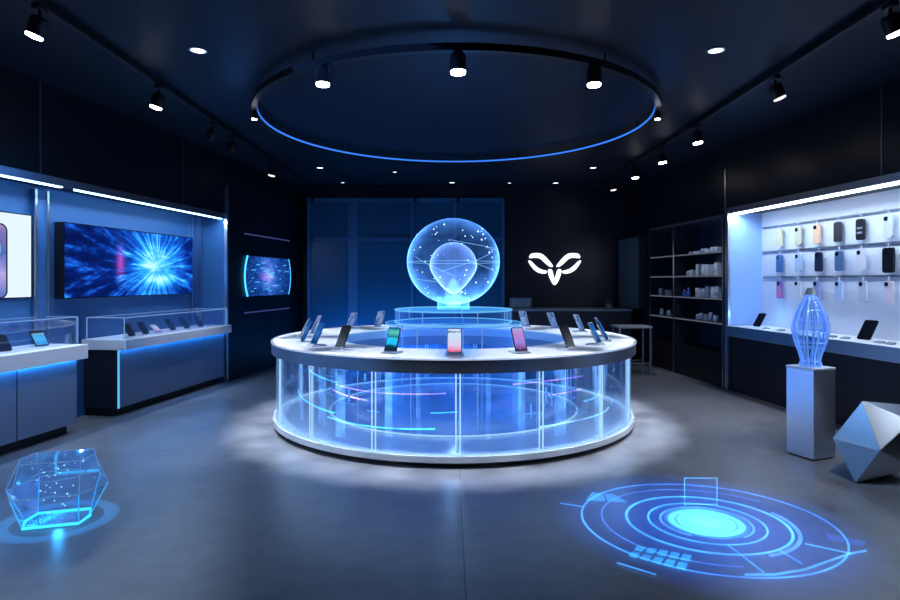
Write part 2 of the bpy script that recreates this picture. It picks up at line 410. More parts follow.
# ------------------------------------------------------------------ phones
PH = {}
def phone_root(kind, w, h, shell, screen, tilt, label, loc, rotz, group):
    key = (kind, w, h, tilt)
    if key in PH: return dup(PH[key], loc, rotz, label, group)
    th = .012; t = thing('phone', label, 'phone', loc, rotz, group)
    M = Matrix.Translation((0, 0, th*math.sin(tilt)+.0005)) @ Matrix.Rotation(-tilt, 4, 'X')
    bm = BM(); prism(bm, rrect(-w/2, w/2, 0, h, w*.13), 0, th, M); obj('body', bm, shell, t, smooth=True)
    s = obj('screen', prism(BM(), rrect(-w/2+.007, w/2-.007, .009, h-.009, w*.09), -.002, -.0002, M), screen, t)
    bm = BM(); prism(bm, rrect(-w*.4, -w*.02, h*.76, h*.95, w*.1), th+.0003, th+.005, M)
    cb = obj('camera_bump', bm, shell, t)
    bm = BM()
    for zz in (.81, .9): lathe(bm, [(w*.07, 0), (w*.07, .004)], 12, M @ Matrix.Translation((-w*.28, th+.0052, h*zz)) @ Matrix.Rotation(-PI/2, 4, 'X'))
    obj('lens', bm, MLENSGLASS, cb)
    PH[key] = t; return t
ST = {}
def stand_root(w, h, tilt, label, loc, rotz, group):
    key = (w, h, tilt)
    if key in ST: return dup(ST[key], loc, rotz, label, group)
    t = thing('phone_stand', label, 'stand', loc, rotz, group); th = .012
    bm = BM(); box(bm, -w*.62, w*.62, -.035, .13, 0, .012, bev=.004); obj('base_plate', bm, MPLASTICW, t)
    M = Matrix.Translation((0, 0, .0125+th*math.sin(tilt))) @ Matrix.Rotation(-tilt, 4, 'X')
    bm = BM(); prism(bm, rrect(-w*.30, w*.30, .012, h*.62, .01), th+.0065, th+.0145, M); obj('back_rest', bm, MPLASTICW, t)
    bm = BM(); box(bm, -w*.5, w*.5, -.018, -.012, .0125, .024); obj('front_lip', bm, MPLASTICW, t)
    ST[key] = t; return t
SC_CYAN = gradmat('cyan phone wallpaper', [(0, (.01, .03, .06)), (.2, (.01, .05, .1)), (.3, (.02, .5, .85)), (.55, (.03, .6, .9)), (.62, (.02, .2, .3)), (.8, (.12, .6, .5)), (1, (.02, .2, .35))], 1.0)
SC_PINK = gradmat('pale pink phone wallpaper', [(0, (.75, .15, .3)), (.1, (.8, .3, .5)), (.28, (.72, .62, .85)), (.7, (.6, .75, .95)), (.82, (.6, .75, .95)), (.86, (.08, .12, .2)), (.92, (.6, .75, .95)), (1, (.65, .8, 1))], .95)
SC_PURPLE = gradmat('violet phone wallpaper', [(0, (.04, .01, .08)), (.1, (.25, .1, .35)), (.35, (.4, .3, .8)), (.7, (.6, .28, .75)), (1, (.42, .45, .8))], .85)
SC_BLUE = gradmat('blue phone wallpaper', [(0, (.01, .04, .12)), (.5, (.05, .25, .7)), (1, (.02, .12, .4))], .7)
CX, CY, RT, RI, ZT = .04, 7.08, 2.09, 1.36, .94
GP = 'phones standing on the round counter'; GS = 'stands under the phones on the round counter'
ring = [  # angle, kind, shell, screen, label words
 (0, 'pink', 'silver phone shell', SC_PINK, 'phone with pale pink and white screen at the front middle of the round counter'),
 (-19, 'cyan', 'black phone shell', SC_CYAN, 'black phone with cyan and teal screen, left of the pale pink screen'),
 (20, 'violet', 'black phone shell', SC_PURPLE, 'black phone with violet and pink screen, right of the pale pink screen'),
 (-38, 'dark', 'black phone shell', MSCREEN_OFF, 'phone with dark screen, left of the cyan-screen phone on the round counter'),
 (39, 'dark', 'black phone shell', MSCREEN_OFF, 'phone with dark screen, right of the violet-screen phone on the round counter'),
 (-53, 'blue', 'blue phone shell', SC_BLUE, 'blue phone seen nearly edge on, second from the left edge of the round counter'),
 (57, 'silver', 'silver phone shell', SC_BLUE, 'silver phone seen nearly edge on, first one right of the right dark-screen phone'),
 (-65, 'blue', 'blue phone shell', SC_BLUE, 'blue phone nearest the left edge of the round counter'),
 (70, 'blue', 'blue phone shell', SC_BLUE, 'blue phone nearest the right edge of the round counter'),
 (-82, 'silver', 'silver phone shell', SC_BLUE, 'silver phone edge on at the left side, just behind the two blue ones'),
 (88, 'silver', 'silver phone shell', SC_BLUE, 'silver phone edge on at the right side, just behind the rightmost blue one'),
 (-100, 'silver', 'silver phone shell', SC_BLUE, 'slim silver phone on the left rear rim, pointing up beside the wall screen'),
 (110, 'silver', 'silver phone shell', SC_BLUE, 'silver-backed phone on the right rear rim, first behind the edge-on ones'),
 (-127, 'silver', 'silver phone shell', SC_BLUE, 'silver-backed phone on the left rear rim, farther left of the rear two'),
 (128, 'silver', 'silver phone shell', SC_BLUE, 'silver-backed phone on the right rear rim, behind the right dark-screen phone'),
 (-143, 'silver', 'silver phone shell', SC_BLUE, 'silver-backed phone on the rear rim, just left of the glass plinth'),
 (144, 'silver', 'silver phone shell', SC_BLUE, 'silver-backed phone on the rear rim, just right of the glass plinth'),
]
TI = math.radians(26)
SHORT = ['pale pink screen phone at the front middle', 'cyan-screen phone', 'violet-screen phone', 'left dark-screen phone', 'right dark-screen phone', 'second phone from the left edge', 'first edge-on phone right of the right dark screen', 'phone nearest the left edge', 'phone nearest the right edge', 'edge-on silver phone at the left side', 'edge-on silver phone at the right side', 'slim phone on the left rear rim', 'first silver-backed phone on the right rear rim', 'silver-backed phone farther left on the rear rim', 'silver-backed phone behind the right dark screen', 'rear phone just left of the glass plinth', 'rear phone just right of the glass plinth']
for (ang, kind, sh, scr, lab), shrt in zip(ring, SHORT):
    f = math.radians(ang); r = 1.80
    x, y = CX + r*math.sin(f), CY - r*math.cos(f)
    w, h = (.135, .235) if kind == 'pink' else (.122, .235)
    stand_root(w, h, TI, 'white acrylic stand under the ' + shrt, (x, y, ZT), f, GS)
    phone_root(kind, w, h, bpy.data.materials[sh], scr, TI, lab, (x, y, ZT+.0125), f, GP)
# phones in the left cases
T2 = math.radians(38); rl = LW.rot + PI/2
def left_phone(px, py, ztop, kind, w, h, shell, scr, lab, yaw=0, tilt=T2, b=None):
    # contact point on the slab below the pixel
    p = gp(px, py, ztop)
    return phone_root(kind, w, h, shell, scr, tilt, lab, (p.x, p.y, ztop+.001), rl + yaw, 'phones in the left glass cases')
G1 = 'phones in the left glass cases'
SC_CASE = gradmat('sky blue phone wallpaper', [(0, (.05, .35, .8)), (.5, (.1, .55, .95)), (.75, (.08, .45, .85)), (.8, (.5, .6, .7)), (.85, (.01, .03, .06)), (1, (.01, .03, .06))], .95)
def onslab(b, px, zt): 
    a, _ = LW.at(px, 300, b); return LW.w(b, a, zt)
for (b, px, zt, kind, w, h, shell, scr, lab, yaw, tilt) in [
  (-.16, 43, .928, 'skyblue', .13, .20, MPHONE_B, SC_CASE, 'black phone with sky blue screen leaning in the near left glass case', -.35, math.radians(42)),
  (-.13, 4, .928, 'darkcase', .15, .20, MPHONE_B, MSCREEN_OFF, 'black phone with dark screen at the left photo edge in the near glass case', -.35, math.radians(42)),
  (-.10, 133, .911, 'slim', .10, .19, MPHONE_B, MSCREEN_OFF, 'dark phone leaning in the far left glass case, nearest of its row', -.2, T2),
  (-.12, 147, .911, 'slim', .10, .19, MPHONE_B, MSCREEN_OFF, 'dark phone in the far left glass case, second from the near end', -.2, T2),
  (-.12, 160, .911, 'pale', .10, .16, MPHONE_W, SC_PINK, 'pale-screened phone leaning low in the far left glass case, third from near end', -.2, math.radians(55)),
  (-.14, 174, .911, 'slim', .10, .19, MPHONE_B, MSCREEN_OFF, 'dark phone in the far left glass case, fourth from the near end', -.2, T2),
  (-.12, 188, .911, 'slim', .10, .19, MPHONE_B, MSCREEN_OFF, 'dark phone in the far left glass case, fifth from the near end', -.2, T2),
  (-.12, 202, .911, 'slim', .10, .19, MPHONE_B, MSCREEN_OFF, 'dark phone in the far left glass case, farthest of its row', -.2, T2)]:
    p = onslab(b, px, zt)
    phone_root(kind, w, h, shell, scr, tilt, lab, p, rl + yaw, G1)

# ------------------------------------------------------------------ left screens
def wall_screen(name, label, a0, a1, z0, z1, bback, bfront, mat, brim=.012):
    t = thing(name, label, 'screen', LW.w(bfront, 0, 0), LW.rot)
    bm = BM(); box(bm, -(bfront-bback), -.004, a0, a1, z0, z1, bev=.004, seg=1); obj('housing', bm, MPHONE_B, t)
    bm = BM(); box(bm, -.0035, 0, a0+brim, a1-brim, z0+brim, z1-brim); s = obj('display', bm, mat, t)
    return t, s
TVA0, TVA1 = LW.at(64, 250, -.33)[0], LW.at(193, 250, -.33)[0]
TVM = burst_mat('blue light burst picture', .66, .46, TVA1-TVA0, .81, 1.25,
   [(0, (.001, .006, .05)), (.14, (.003, .02, .18)), (.30, (.01, .12, .62)), (.46, (.04, .45, .95)), (.66, (.35, .8, 1)), (.9, (.95, .98, 1))], (.36, .5, 42, 6))
wall_screen('video_screen', 'large thick-sided wall screen showing a blue light burst', TVA0, TVA1, 1.40, 2.26, -.452, -.33, TVM)
WA1 = LW.at(32, 250, -.42)[0]
t, s = wall_screen('poster_screen', 'white lit screen with a purple phone picture at the left edge', WA1-1.5, WA1, 1.42, 2.30, -.452, -.42, emat('white screen light', (.72, .84, 1), 1.05))
ap = LW.at(6.5, 250, -.42)[0]
bm = BM(); prism(bm, rrect(ap-.42, ap, 1.43, 2.17, .07), 0, .001, Matrix.Rotation(PI/2, 4, 'Z'))
ph_ = obj('phone_picture', bm, gradmat('violet phone picture', [(0, (.12, .2, .6)), (.35, (.55, .45, .85)), (.6, (.1, .2, .55)), (.85, (.25, .2, .5)), (1, (.45, .35, .6))], .9), t, loc=(.0025, 0, 0))
bm = BM(); tube(bm, [(x, 0, z) for x, z in rrect(ap-.42, ap, 1.43, 2.17, .07)], .008, closed=True)
for v in bm.verts: v.co = Matrix.Rotation(PI/2, 4, 'Z') @ v.co
obj('phone_outline', bm, emat('dark phone outline', (.03, .03, .08), 1), ph_)
bm = BM(); lathe(bm, [(.13, 0), (.13, .004)], 32, Matrix.Translation((.003, ap-.20, 1.92)) @ Matrix.Rotation(PI/2, 4, 'Y'))
obj('camera_picture', bm, emat('camera rim picture', (.25, .4, .6), 1), ph_)
bm = BM(); lathe(bm, [(.115, 0), (.115, .006)], 32, Matrix.Translation((.003, ap-.20, 1.92)) @ Matrix.Rotation(PI/2, 4, 'Y'))
obj('camera_picture', bm, emat('camera dark picture', (.01, .04, .09), 1), ph_)
# barrel shaped screen on the dark rear wall
a0, a1 = LW.at(247, 270, .02)[0], LW.at(289, 270, .02)[0]
t = thing('curved_screen', 'small barrel-shaped glowing blue screen on the dark rear left wall', 'screen', LW.o, LW.rot)
pts = []
n = 10
for i in range(n+1): z = 1.34 + .69*i/n; q = (2*i/n-1); pts.append((a1 - .02 + .09*(1-q*q), z))
for i in range(n+1): z = 2.03 - .69*i/n; q = (2*i/n-1); pts.append((a0 + .02 - .10*(1-q*q), z))
MR = Matrix.Rotation(PI/2, 4, 'Z')
bm = BM(); prism(bm, pts, -.018, -.004, MR)
obj('display', bm, burst_mat('circuit glow picture', .5, .5, 1.8, .7, .85, [(0, (.002, .01, .06)), (.22, (.01, .06, .3)), (.45, (.03, .16, .65)), (.62, (.16, .25, .85)), (.8, (.1, .6, 1)), (1, (.7, .95, 1))], (.45, .5, 10, 9), 60, 7), t)
bm = BM(); tube(bm, [MR @ Vector((x, -.022, z)) for x, z in pts[n+1:]], .016); obj('glowing_edge', bm, emat('cyan screen edge', (.08, .55, 1), 1.6), t)
bm = BM(); tube(bm, [MR @ Vector((x, -.022, z)) for x, z in pts[:n+1]], .008); obj('glowing_edge', bm, bpy.data.materials['cyan screen edge'], t)
bm = BM()
for i in range(26):
    z = random.uniform(1.38, 2.0); u = random.uniform(.04, .9); L = random.uniform(.04, .22)
    y = a0 + (a1-a0)*u; box(bm, .0185, .021, y, min(y+L, a1), z-.006, z+.006)
obj('data_streaks', bm, emat('cyan data streak', (.1, .6, 1), 1.1), t)
MVIO = emat('dim violet light line', (.14, .17, .55), .3)
bm = BM(); box(bm, .002, .015, LW.at(244, 232, 0)[0], LW.at(289, 240, 0)[0], 2.385, 2.41); tag(LO('light_line', bm, MVIO), 'thin dim violet light line above the barrel-shaped screen', 'light line')
bm = BM(); box(bm, .002, .015, LW.at(244, 232, 0)[0], LW.at(289, 240, 0)[0], 1.05, 1.075); tag(LO('light_line', bm, MVIO), 'thin dim violet light line below the barrel-shaped screen', 'light line')

# ------------------------------------------------------------------ right display shelf, slat rails, cases
t = thing('display_counter', 'long white-topped display ledge beneath the hanging phone cases, dark front', 'counter', RW.o, RW.rot)
bm = BM(); box(bm, -.05, .53, -8.4, -.03, .80, .953, bev=.006); obj('countertop', bm, MWHITE, t, label='white display ledge')
bm = BM(); box(bm, -.055, -.05, -8.4, -.03, .805, .948); obj('edge_band', bm, MSTEEL, t, label='steel front edge')
bm = BM(); box(bm, .03, .53, -8.4, -.03, 0, .80); obj('cabinet_body', bm, pbsdf('black cabinet front', (.008, .011, .02), .4), t, label='black cabinet front')
SPX = [[779.6, 798.4, 817, 838, 860.6, 888.6], [779.5, 798.5, 818.8, 839.2, 861, 888.6], [780, 798, 817, 839, 863, 889]]
ROWZ = [2.375, 2.02, 1.655]
mw = lambda n, c, r=.35: pbsdf(n, c, r, 0, coat=.2)
CASEM = [[mw('straw clear case', (.62, .60, .42)), mw('olive clear case', (.55, .56, .44)), mw('peach case', (.75, .52, .36)), mw('charcoal case', (.04, .045, .06)), mw('black case', (.012, .013, .02)), mw('frosted case', (.55, .62, .72))],
         [mw('blue case', (.05, .17, .42)), mw('pale blue case', (.45, .6, .8)), mw('navy case', (.01, .02, .06)), mw('slate blue case', (.09, .17, .32)), mw('off-white case', (.7, .72, .8)), mw('jet case', (.004, .005, .01))],
         [mw('violet case', (.3, .2, .55)), mw('white case', (.75, .77, .84)), mw('lilac case', (.36, .42, .72)), mw('ice blue case', (.55, .68, .9)), mw('grey-white case', (.62, .66, .76)), mw('pinkish white case', (.78, .72, .8))]]
CASEN = [['straw-yellow clear', 'olive-tinted clear', 'peach', 'charcoal', 'black banded', 'frosted translucent'],
         ['blue', 'pale blue', 'navy', 'slate blue', 'off-white', 'large jet black'],
         ['violet dark-edged', 'white', 'lilac', 'ice blue', 'grey-white', 'pinkish white']]
ORD = ['farthest', 'second from the far end', 'third from the far end', 'fourth from the far end', 'fifth from the far end', 'nearest']
RN = ['top', 'middle', 'bottom']
for r in range(3):
    rail = thing('hanging_rail', RN[r] + ' hanging rail of the white phone case wall', 'rail', RW.o, RW.rot, 'case rails')
    zr = ROWZ[r]
    bm = BM(); box(bm, .505, .5245, -6.5, -.06, zr-.012, zr+.012); obj('rail_bar', bm, pbsdf('grey rail', (.3, .33, .4), .35, .8) if r == 0 else bpy.data.materials['grey rail'], rail)
    for i, px in enumerate(SPX[r] + [None]):
        a = RW.at(px, 230, -.0)[0] if px else None
        if px is None: continue
        a = RW.at(px, 230, .475)[0]
        bm = BM(); tube(bm, [(.504, a, zr), (.43, a, zr-.004), (.42, a, zr+.012)], .005); obj('hook', bm, MTRIM, rail)
        hh = .275 if (r, i) == (1, 5) else .245; ww = .145 if (r, i) == (1, 5) else .118
        c = thing('phone_case', CASEN[r][i] + ' phone case hanging on the ' + RN[r] + ' rail, ' + ORD[i], 'phone case', RW.w(.475, a, zr-.055-hh), RW.rot - PI/2, 'hanging phone cases')
        bm = BM(); prism(bm, rrect(-ww/2, ww/2, 0, hh, .03), -.012, .012); obj('shell', bm, CASEM[r][i], c, smooth=True)
        bm = BM(); prism(bm, rrect(-ww*.38, ww*.02, hh*.76, hh*.95, .015), -.017, -.0125); cb = obj('camera_cutout', bm, MPHONE_B if r or i in (1, 2, 5) else CASEM[r][i], c)
        bm = BM(); tube(bm, [(0, 0, hh), (0, 0, hh+.028), (0, .0, hh+.05)], .008); obj('hang_tab', bm, MPLASTICW, c)
        if (r, i) == (0, 4):
            bm = BM(); 
            for zz in (.3, .52): prism(bm, rrect(-.04, .04, hh*zz, hh*zz+.022, .008), -.0145, -.0125)
            obj('band', bm, MPHONE_W, c, label='pale bands')
        if (r, i) == (2, 0):
            bm = BM(); prism(bm, rrect(-ww*.36, ww*.36, .02, hh*.72, .02), -.0145, -.0125); obj('print', bm, gradmat('violet pink print', [(0, (.6, .2, .6)), (1, (.3, .3, .8))], .6), c)
# leaning phones on the ledge
for px, lab, w, h in ((756, 'dark phone leaning on the white ledge near the far end, behind the wire vase', .12, .22), (863, 'dark phone leaning on the white ledge, right of the wire vase', .15, .25)):
    a = RW.at(px, 300, .22)[0]
    phone_root('ledge%d' % px, w, h, MPHONE_B, MSCREEN_OFF, math.radians(35), lab, RW.w(.22, a, .954), RW.rot - PI/2 + .25, 'phones on the right ledge')
tagl = ['beside the far leaning phone', 'just left of the wire vase', 'just right of the wire vase', 'second right of the wire vase', 'just right of the near leaning phone', 'at the right photo edge']
for (px, lab) in zip((766, 781, 832, 845, 879, 890), tagl):
    a = RW.at(px, 300, .12)[0]
    bm = BM(); box(bm, -.03, .03, -.045, .045, 0, .006, bev=.002, seg=1); prism(bm, [(-.03, .006), (.03, .006), (.03, .022)], -.045, .045)
    o = obj('price_holder', bm, pbsdf('grey price holder', (.25, .28, .36), .3) if px == 766 else bpy.data.materials['grey price holder'], None, RW.w(.12, a, .954), RW.rot)
    tag(o, 'small low grey card holder on the white ledge ' + lab, 'card holder', 'card holders on the right ledge')

# ------------------------------------------------------------------ dark shelving beyond the niche
t = thing('shelving_unit', 'dark open shelving unit with steel dividers and four lit shelves, right rear wall', 'shelving', RW.o, RW.rot)
MSHELFIN = pbsdf('dark blue shelf lining', (.02, .035, .075), .3, .2)
A0, A1 = .11, 2.57
bm = BM(); box(bm, .42, .448, A0, A1, 0, 2.54); obj('back_panel', bm, MSHELFIN, t)
ad = RW.at(674, 280, 0)[0]
for a in (A0+.01, ad, A1-.01):
    bm = BM(); box(bm, .0, .42, a-.01, a+.01, 0, 2.54); q = obj('upright', bm, MDARKCAB, t)
    bm = BM(); box(bm, -.012, -.0005, a-.014, a+.014, 0, 2.545); obj('front_edge', bm, MTRIM, q)
bm = BM(); box(bm, -.012, .42, A0, A1, 2.545, 2.59); obj('top_rail', bm, MTRIM, t, label='bright steel top rail')
SZ = [2.045, 1.685, 1.335, .965]
for z in SZ:
    for s0, s1 in ((A0+.022, ad-.012), (ad+.012, A1-.022)):
        bm = BM(); box(bm, 0, .418, s0, s1, z-.02, z); q = obj('shelf', bm, MDARKCAB, t)
        bm = BM(); box(bm, -.006, -.0005, s0, s1, z-.02, z+.002); obj('shelf_edge', bm, emat('shelf edge glow', (.45, .55, .75), .2) if 'shelf edge glow' not in bpy.data.materials else bpy.data.materials['shelf edge glow'], q)  # brightness of the shelf fronts put in as emission
bm = BM(); box(bm, .02, .41, A0+.02, A1-.02, 0.02, .5); obj('base_cabinet', bm, MDARK, t)
MITEM = [pbsdf('white carton', (.7, .73, .8), .4), pbsdf('pale grey jar', (.45, .5, .6), .3), pbsdf('silver tin', (.5, .55, .65), .3, .6)]
MITEMBLUE = pbsdf('blue bottle', (.08, .2, .7), .3)
def item(kind, a, b, z, h, lab, grp, mat):
    w = RW.w(b, a, z+.001)
    if kind == 'carton':
        t = thing('product_carton', lab, 'carton', w, RW.rot, grp)
        bm = BM(); box(bm, -.045, .045, -.04, .04, 0, h, bev=.003, seg=1); obj('box', bm, mat, t)
        bm = BM(); box(bm, -.0475, -.0455, -.03, .03, h*.2, h*.5); obj('print_panel', bm, MITEM[2], t)
    elif kind == 'jar':
        t = thing('product_jar', lab, 'jar', w, RW.rot, grp)
        bm = BM(); lathe(bm, [(.042, 0), (.045, .006), (.045, h*.72), (.03, h*.8), (.03, h*.82)], 16); obj('glass', bm, mat, t, smooth=True)
        bm = BM(); lathe(bm, [(.034, h*.821), (.034, h)], 16); obj('lid', bm, MITEM[0], t, smooth=True)
    else:
        t = thing('product_bottle', lab, 'bottle', w, RW.rot, grp)
        bm = BM(); lathe(bm, [(.03, 0), (.034, .006), (.034, h*.55), (.012, h*.72), (.012, h*.86)], 16); obj('body', bm, mat, t, smooth=True)
        bm = BM(); lathe(bm, [(.015, h*.861), (.015, h)], 12); obj('cap', bm, MITEM[0], t, smooth=True)
ords = ['nearest', 'second', 'third', 'fourth', 'fifth', 'sixth', 'seventh', 'eighth', 'ninth']
def shelf_row(z, name, specs, bay):
    for i, (px, kind, h, m) in enumerate(specs):
        a = RW.at(px, 280, .13)[0]
        mat = MITEMBLUE if m == 'b' else MITEM[m]
        col = 'blue' if m == 'b' else ('white', 'grey', 'silver')[m]
        lab = f'small {col} {kind} on the {name} shelf of the {bay} bay, {ords[i]} from the near end'
        item(kind, a, .13, z, h, lab, f'goods on the {name} dark shelf', mat)
def rowspec(pxs, kinds, hs, ms): return list(zip(pxs, kinds, hs, ms))
shelf_row(SZ[0], 'top', rowspec((718.5, 713, 708, 703, 697, 691), ('carton', 'jar', 'carton', 'jar', 'carton', 'jar'), (.08, .09, .07, .08, .05, .05), (0, 1, 0, 2, 0, 1)), 'near')
shelf_row(SZ[1], 'second', rowspec((718.5, 713.5, 709, 704, 699.5, 693.5, 689), ('carton', 'jar', 'carton', 'jar', 'carton', 'carton', 'jar'), (.2, .17, .18, .18, .19, .1, .09), (0, 1, 0, 0, 2, 1, 1)), 'near')
shelf_row(SZ[2], 'third', rowspec((718.5, 713.5, 709, 704, 699, 688.5, 684.5), ('carton', 'jar', 'carton', 'jar', 'carton', 'bottle', 'bottle'), (.18, .17, .18, .14, .15, .15, .11), (0, 0, 2, 1, 0, 'b', 'b')), 'near')
shelf_row(SZ[3], 'lowest', rowspec((716, 711, 707, 701.5, 698.5), ('jar', 'jar', 'carton', 'jar', 'jar'), (.1, .14, .1, .11, .09), (1, 2, 1, 2, 1)), 'near')
shelf_row(SZ[2], 'third', rowspec((668, 661), ('carton', 'jar'), (.1, .13), (1, 1)), 'far')
shelf_row(SZ[3], 'lowest', rowspec((669, 662), ('jar', 'jar'), (.1, .12), (1, 1)), 'far')
# frosted panel cabinet beyond the shelving
t = thing('frosted_cabinet', 'tall frosted glass wall cabinet in the dark corner, beyond the shelving', 'cabinet', RW.o, RW.rot)
f0, f1 = 2.68, 3.68
MFROST = pbsdf('frosted cabinet glass', (.07, .10, .13), .3)
bm = BM(); box(bm, -.16, -.002, f0, f1, 1.06, 2.46); obj('carcass', bm, MDARKCAB, t)
for k in range(3):
    z0 = 1.07 + k*.465
    for q in range(2):
        aa = f0 + .015 + q*.49
        bm = BM(); box(bm, -.172, -.161, aa, aa+.475, z0, z0+.45); obj('frosted_pane', bm, MFROST, t)

# ------------------------------------------------------------------ back area
t = thing('back_counter', 'long dark counter with pale top edge along the back wall beneath the emblem', 'counter', (0, 0, 0))
bm = BM(); box(bm, 1.2, 3.62, 11.75, 12.38, 0, 1.0); obj('cabinet_body', bm, MDARKCAB, t)
bm = BM(); box(bm, 1.18, 3.63, 11.71, 12.38, 1.0, 1.045, bev=.005); obj('countertop', bm, pbsdf('grey stone top', (.3, .34, .4), .35), t)
# framed plate
t = thing('framed_plate', 'small grey framed plate standing on the dark back counter beside the hologram', 'frame', (1.43, 11.95, 1.046))
bm = BM(); box(bm, -.225, .225, -.015, .015, 0, .215, bev=.004, seg=1); obj('frame', bm, pbsdf('grey frame', (.16, .2, .25), .4), t)
bm = BM()
for k in range(3): box(bm, -.19 + k*.13, -.075 + k*.13, -.019, -.0155, .035, .18)
obj('picture', bm, pbsdf('pale print', (.26, .32, .38), .4), t)
# plant
t = thing('potted_plant', 'small dark leafy plant in a pale pot on the back counter near the corner', 'plant', (3.22, 11.95, 1.046))
bm = BM(); lathe(bm, [(.05, 0), (.075, .09), (.07, .09), (.06, .08)], 20); obj('pot', bm, pbsdf('grey pot', (.25, .26, .28), .5), t, smooth=True)
bm = BM(); lathe(bm, [(.058, .07), (.058, .08)], 16); obj('soil', bm, MDARK, t)
bm = BM()
for k in range(22):
    a = random.uniform(0, 2*PI); L = random.uniform(.08, .17); el = random.uniform(.3, 1.3)
    d = Vector((math.cos(a)*math.cos(el), math.sin(a)*math.cos(el), math.sin(el))); s = d.cross(Vector((0, 0, 1))).normalized()
    p0 = Vector((0, 0, .08)) + d*.02; q = [p0, p0+d*L*.5+s*.022, p0+d*L+Vector((0, 0, -.02)), p0+d*L*.5-s*.022]
    bm.faces.new([bm.verts.new(x) for x in q])
lf = obj('leaves', bm, pbsdf('dark leaf', (.12, .13, .10), .5), t); lf['kind'] = 'stuff'
# bar table
p = gp(631, 377)
t = thing('bar_table', 'tall thin-legged table with pale top beside the dark shelving', 'table', (3.2, 10.15, 0))
bm = BM(); box(bm, -.36, .22, -.2, .25, .80, .835, bev=.004); obj('table_top', bm, pbsdf('grey table top', (.35, .38, .44), .35), t)
for x, y in ((-.33, -.17), (.19, -.17), (.19, .22), (-.33, .22)):
    bm = BM(); box(bm, x-.014, x+.014, y-.014, y+.014, 0, .80); obj('leg', bm, pbsdf('grey leg', (.25, .27, .32), .35, .6) if 'grey leg' not in bpy.data.materials else bpy.data.materials['grey leg'], t)
bm = BM(); box(bm, -.316, .176, -.176, -.164, .2, .22); box(bm, -.316, .176, .214, .226, .2, .22); obj('stretcher', bm, bpy.data.materials['grey leg'], t)

# glowing emblem
def smooth_poly(pts, it=2):
    for _ in range(it):
        q = []
        for i, p in enumerate(pts):
            n = pts[(i+1) % len(pts)]
            q += [(p[0]*.75+n[0]*.25, p[1]*.75+n[1]*.25), (p[0]*.25+n[0]*.75, p[1]*.25+n[1]*.75)]
        pts = q
    return pts
upper = [(130, 205), (140, 178), (165, 167), (225, 166), (262, 182), (305, 225), (352, 285), (348, 296), (318, 292), (282, 262), (250, 230), (228, 214), (190, 208), (135, 216)]
lower = [(118, 236), (138, 234), (156, 248), (184, 278), (220, 308), (260, 324), (296, 329), (294, 352), (262, 358), (215, 348), (172, 318), (145, 282)]
vee = [(302, 316), (338, 312), (350, 350), (362, 402), (370, 402), (382, 350), (394, 312), (430, 316), (424, 360), (408, 405), (388, 445), (366, 466), (344, 445), (324, 405), (308, 360)]
DB = 12.36
def emb(pts, mirror=False):
    out = []
    for x, y in pts:
        if mirror: x = 732 - x
        px = 515 + x/9.22; py = 235 + y/9.22
        out.append(((px-HX)/F*DB, CZ - (py-HY)/F*DB))
    return out[::-1] if mirror else out
t = thing('emblem_sign', 'glowing white winged emblem sign on the dark back wall', 'sign', (0, DB, 0))
MEMB = emat('white emblem light', (.93, .97, 1), 1.6)
for nm, pts, mi in (('wing', upper, 0), ('wing', upper, 1), ('lower_wing', lower, 0), ('lower_wing', lower, 1), ('centre_point', vee, 0)):
    bm = BM(); prism(bm, smooth_poly(emb(pts, mi)), -.015, .02); obj(nm, bm, MEMB, t)

# blue glass partition at the left of the back wall
def px2x(px, y): return (px-HX)/F*y
YP = 12.1
t = thing('glass_partition', 'blue lit glass partition with steel rails, left part of the back wall', 'partition', (0, YP, 0))
MPART = pbsdf('blue partition glass', (.008, .085, .19), .25, 0.0, spec=.3)
MPARTF = pbsdf('blue grey partition frame', (.03, .14, .3), .4, .3)
xs = [px2x(v, YP) for v in (309, 353, 412, 455, 503)]
for i in range(4):
    bm = BM(); box(bm, xs[i]+.03, xs[i+1]-.03, .0, .02, .05, 2.42); obj('lower_pane', bm, MPART, t)
    bm = BM(); box(bm, xs[i]+.03, xs[i+1]-.03, .0, .02, 2.49, 3.22); obj('upper_pane', bm, MPART, t)
for i, x in enumerate(xs):
    w = .1 if i == 1 else .028
    bm = BM(); box(bm, x-w, x+w, -.03, .05, 0, 3.3); obj('post', bm, MPARTF, t)
bm = BM()
for a_, b_ in zip(xs, xs[1:]): 
    box(bm, a_+.1, b_-.03 if b_ != xs[1] else b_-.1, -.02, .04, 2.42, 2.49); box(bm, a_+.1, b_-.03 if b_ != xs[1] else b_-.1, -.02, .04, 3.22, 3.3)
obj('rail', bm, MPARTF, t)

# ------------------------------------------------------------------ round counter
t = thing('round_counter', 'round glass-walled display counter with white ring top and steel rim, room centre', 'counter', (CX, CY, 0))
bm = BM(); arcbox(bm, 0.0001, 1.94, 0, .05, n=96); obj('plinth', bm, MDARK, t, label='black recessed foot')
bm = BM(); arcbox(bm, 0.0001, 2.075, .051, .105, n=96); obj('base', bm, pbsdf('pale base ring', (.6, .64, .7), .25, .35), t, smooth=True)
bm = BM(); arcbox(bm, RI, RT-.02, .82, ZT, n=120); obj('countertop', bm, MWHITE, t, smooth=True, label='white ring-shaped top')
bm = BM(); arcbox(bm, RT-.019, RT, .815, ZT-.004, n=120); obj('edge_band', bm, MSTEEL, t, smooth=True, label='brushed steel rim')
bm = BM(); arcbox(bm, RT-.004, RT+.006, ZT-.012, ZT+.001, n=120); obj('rim_glow', bm, emat('pale rim glow', (.55, .68, .95), .8), t, label='top edge with bright line painted in')  # bright line along the rim painted in as emission
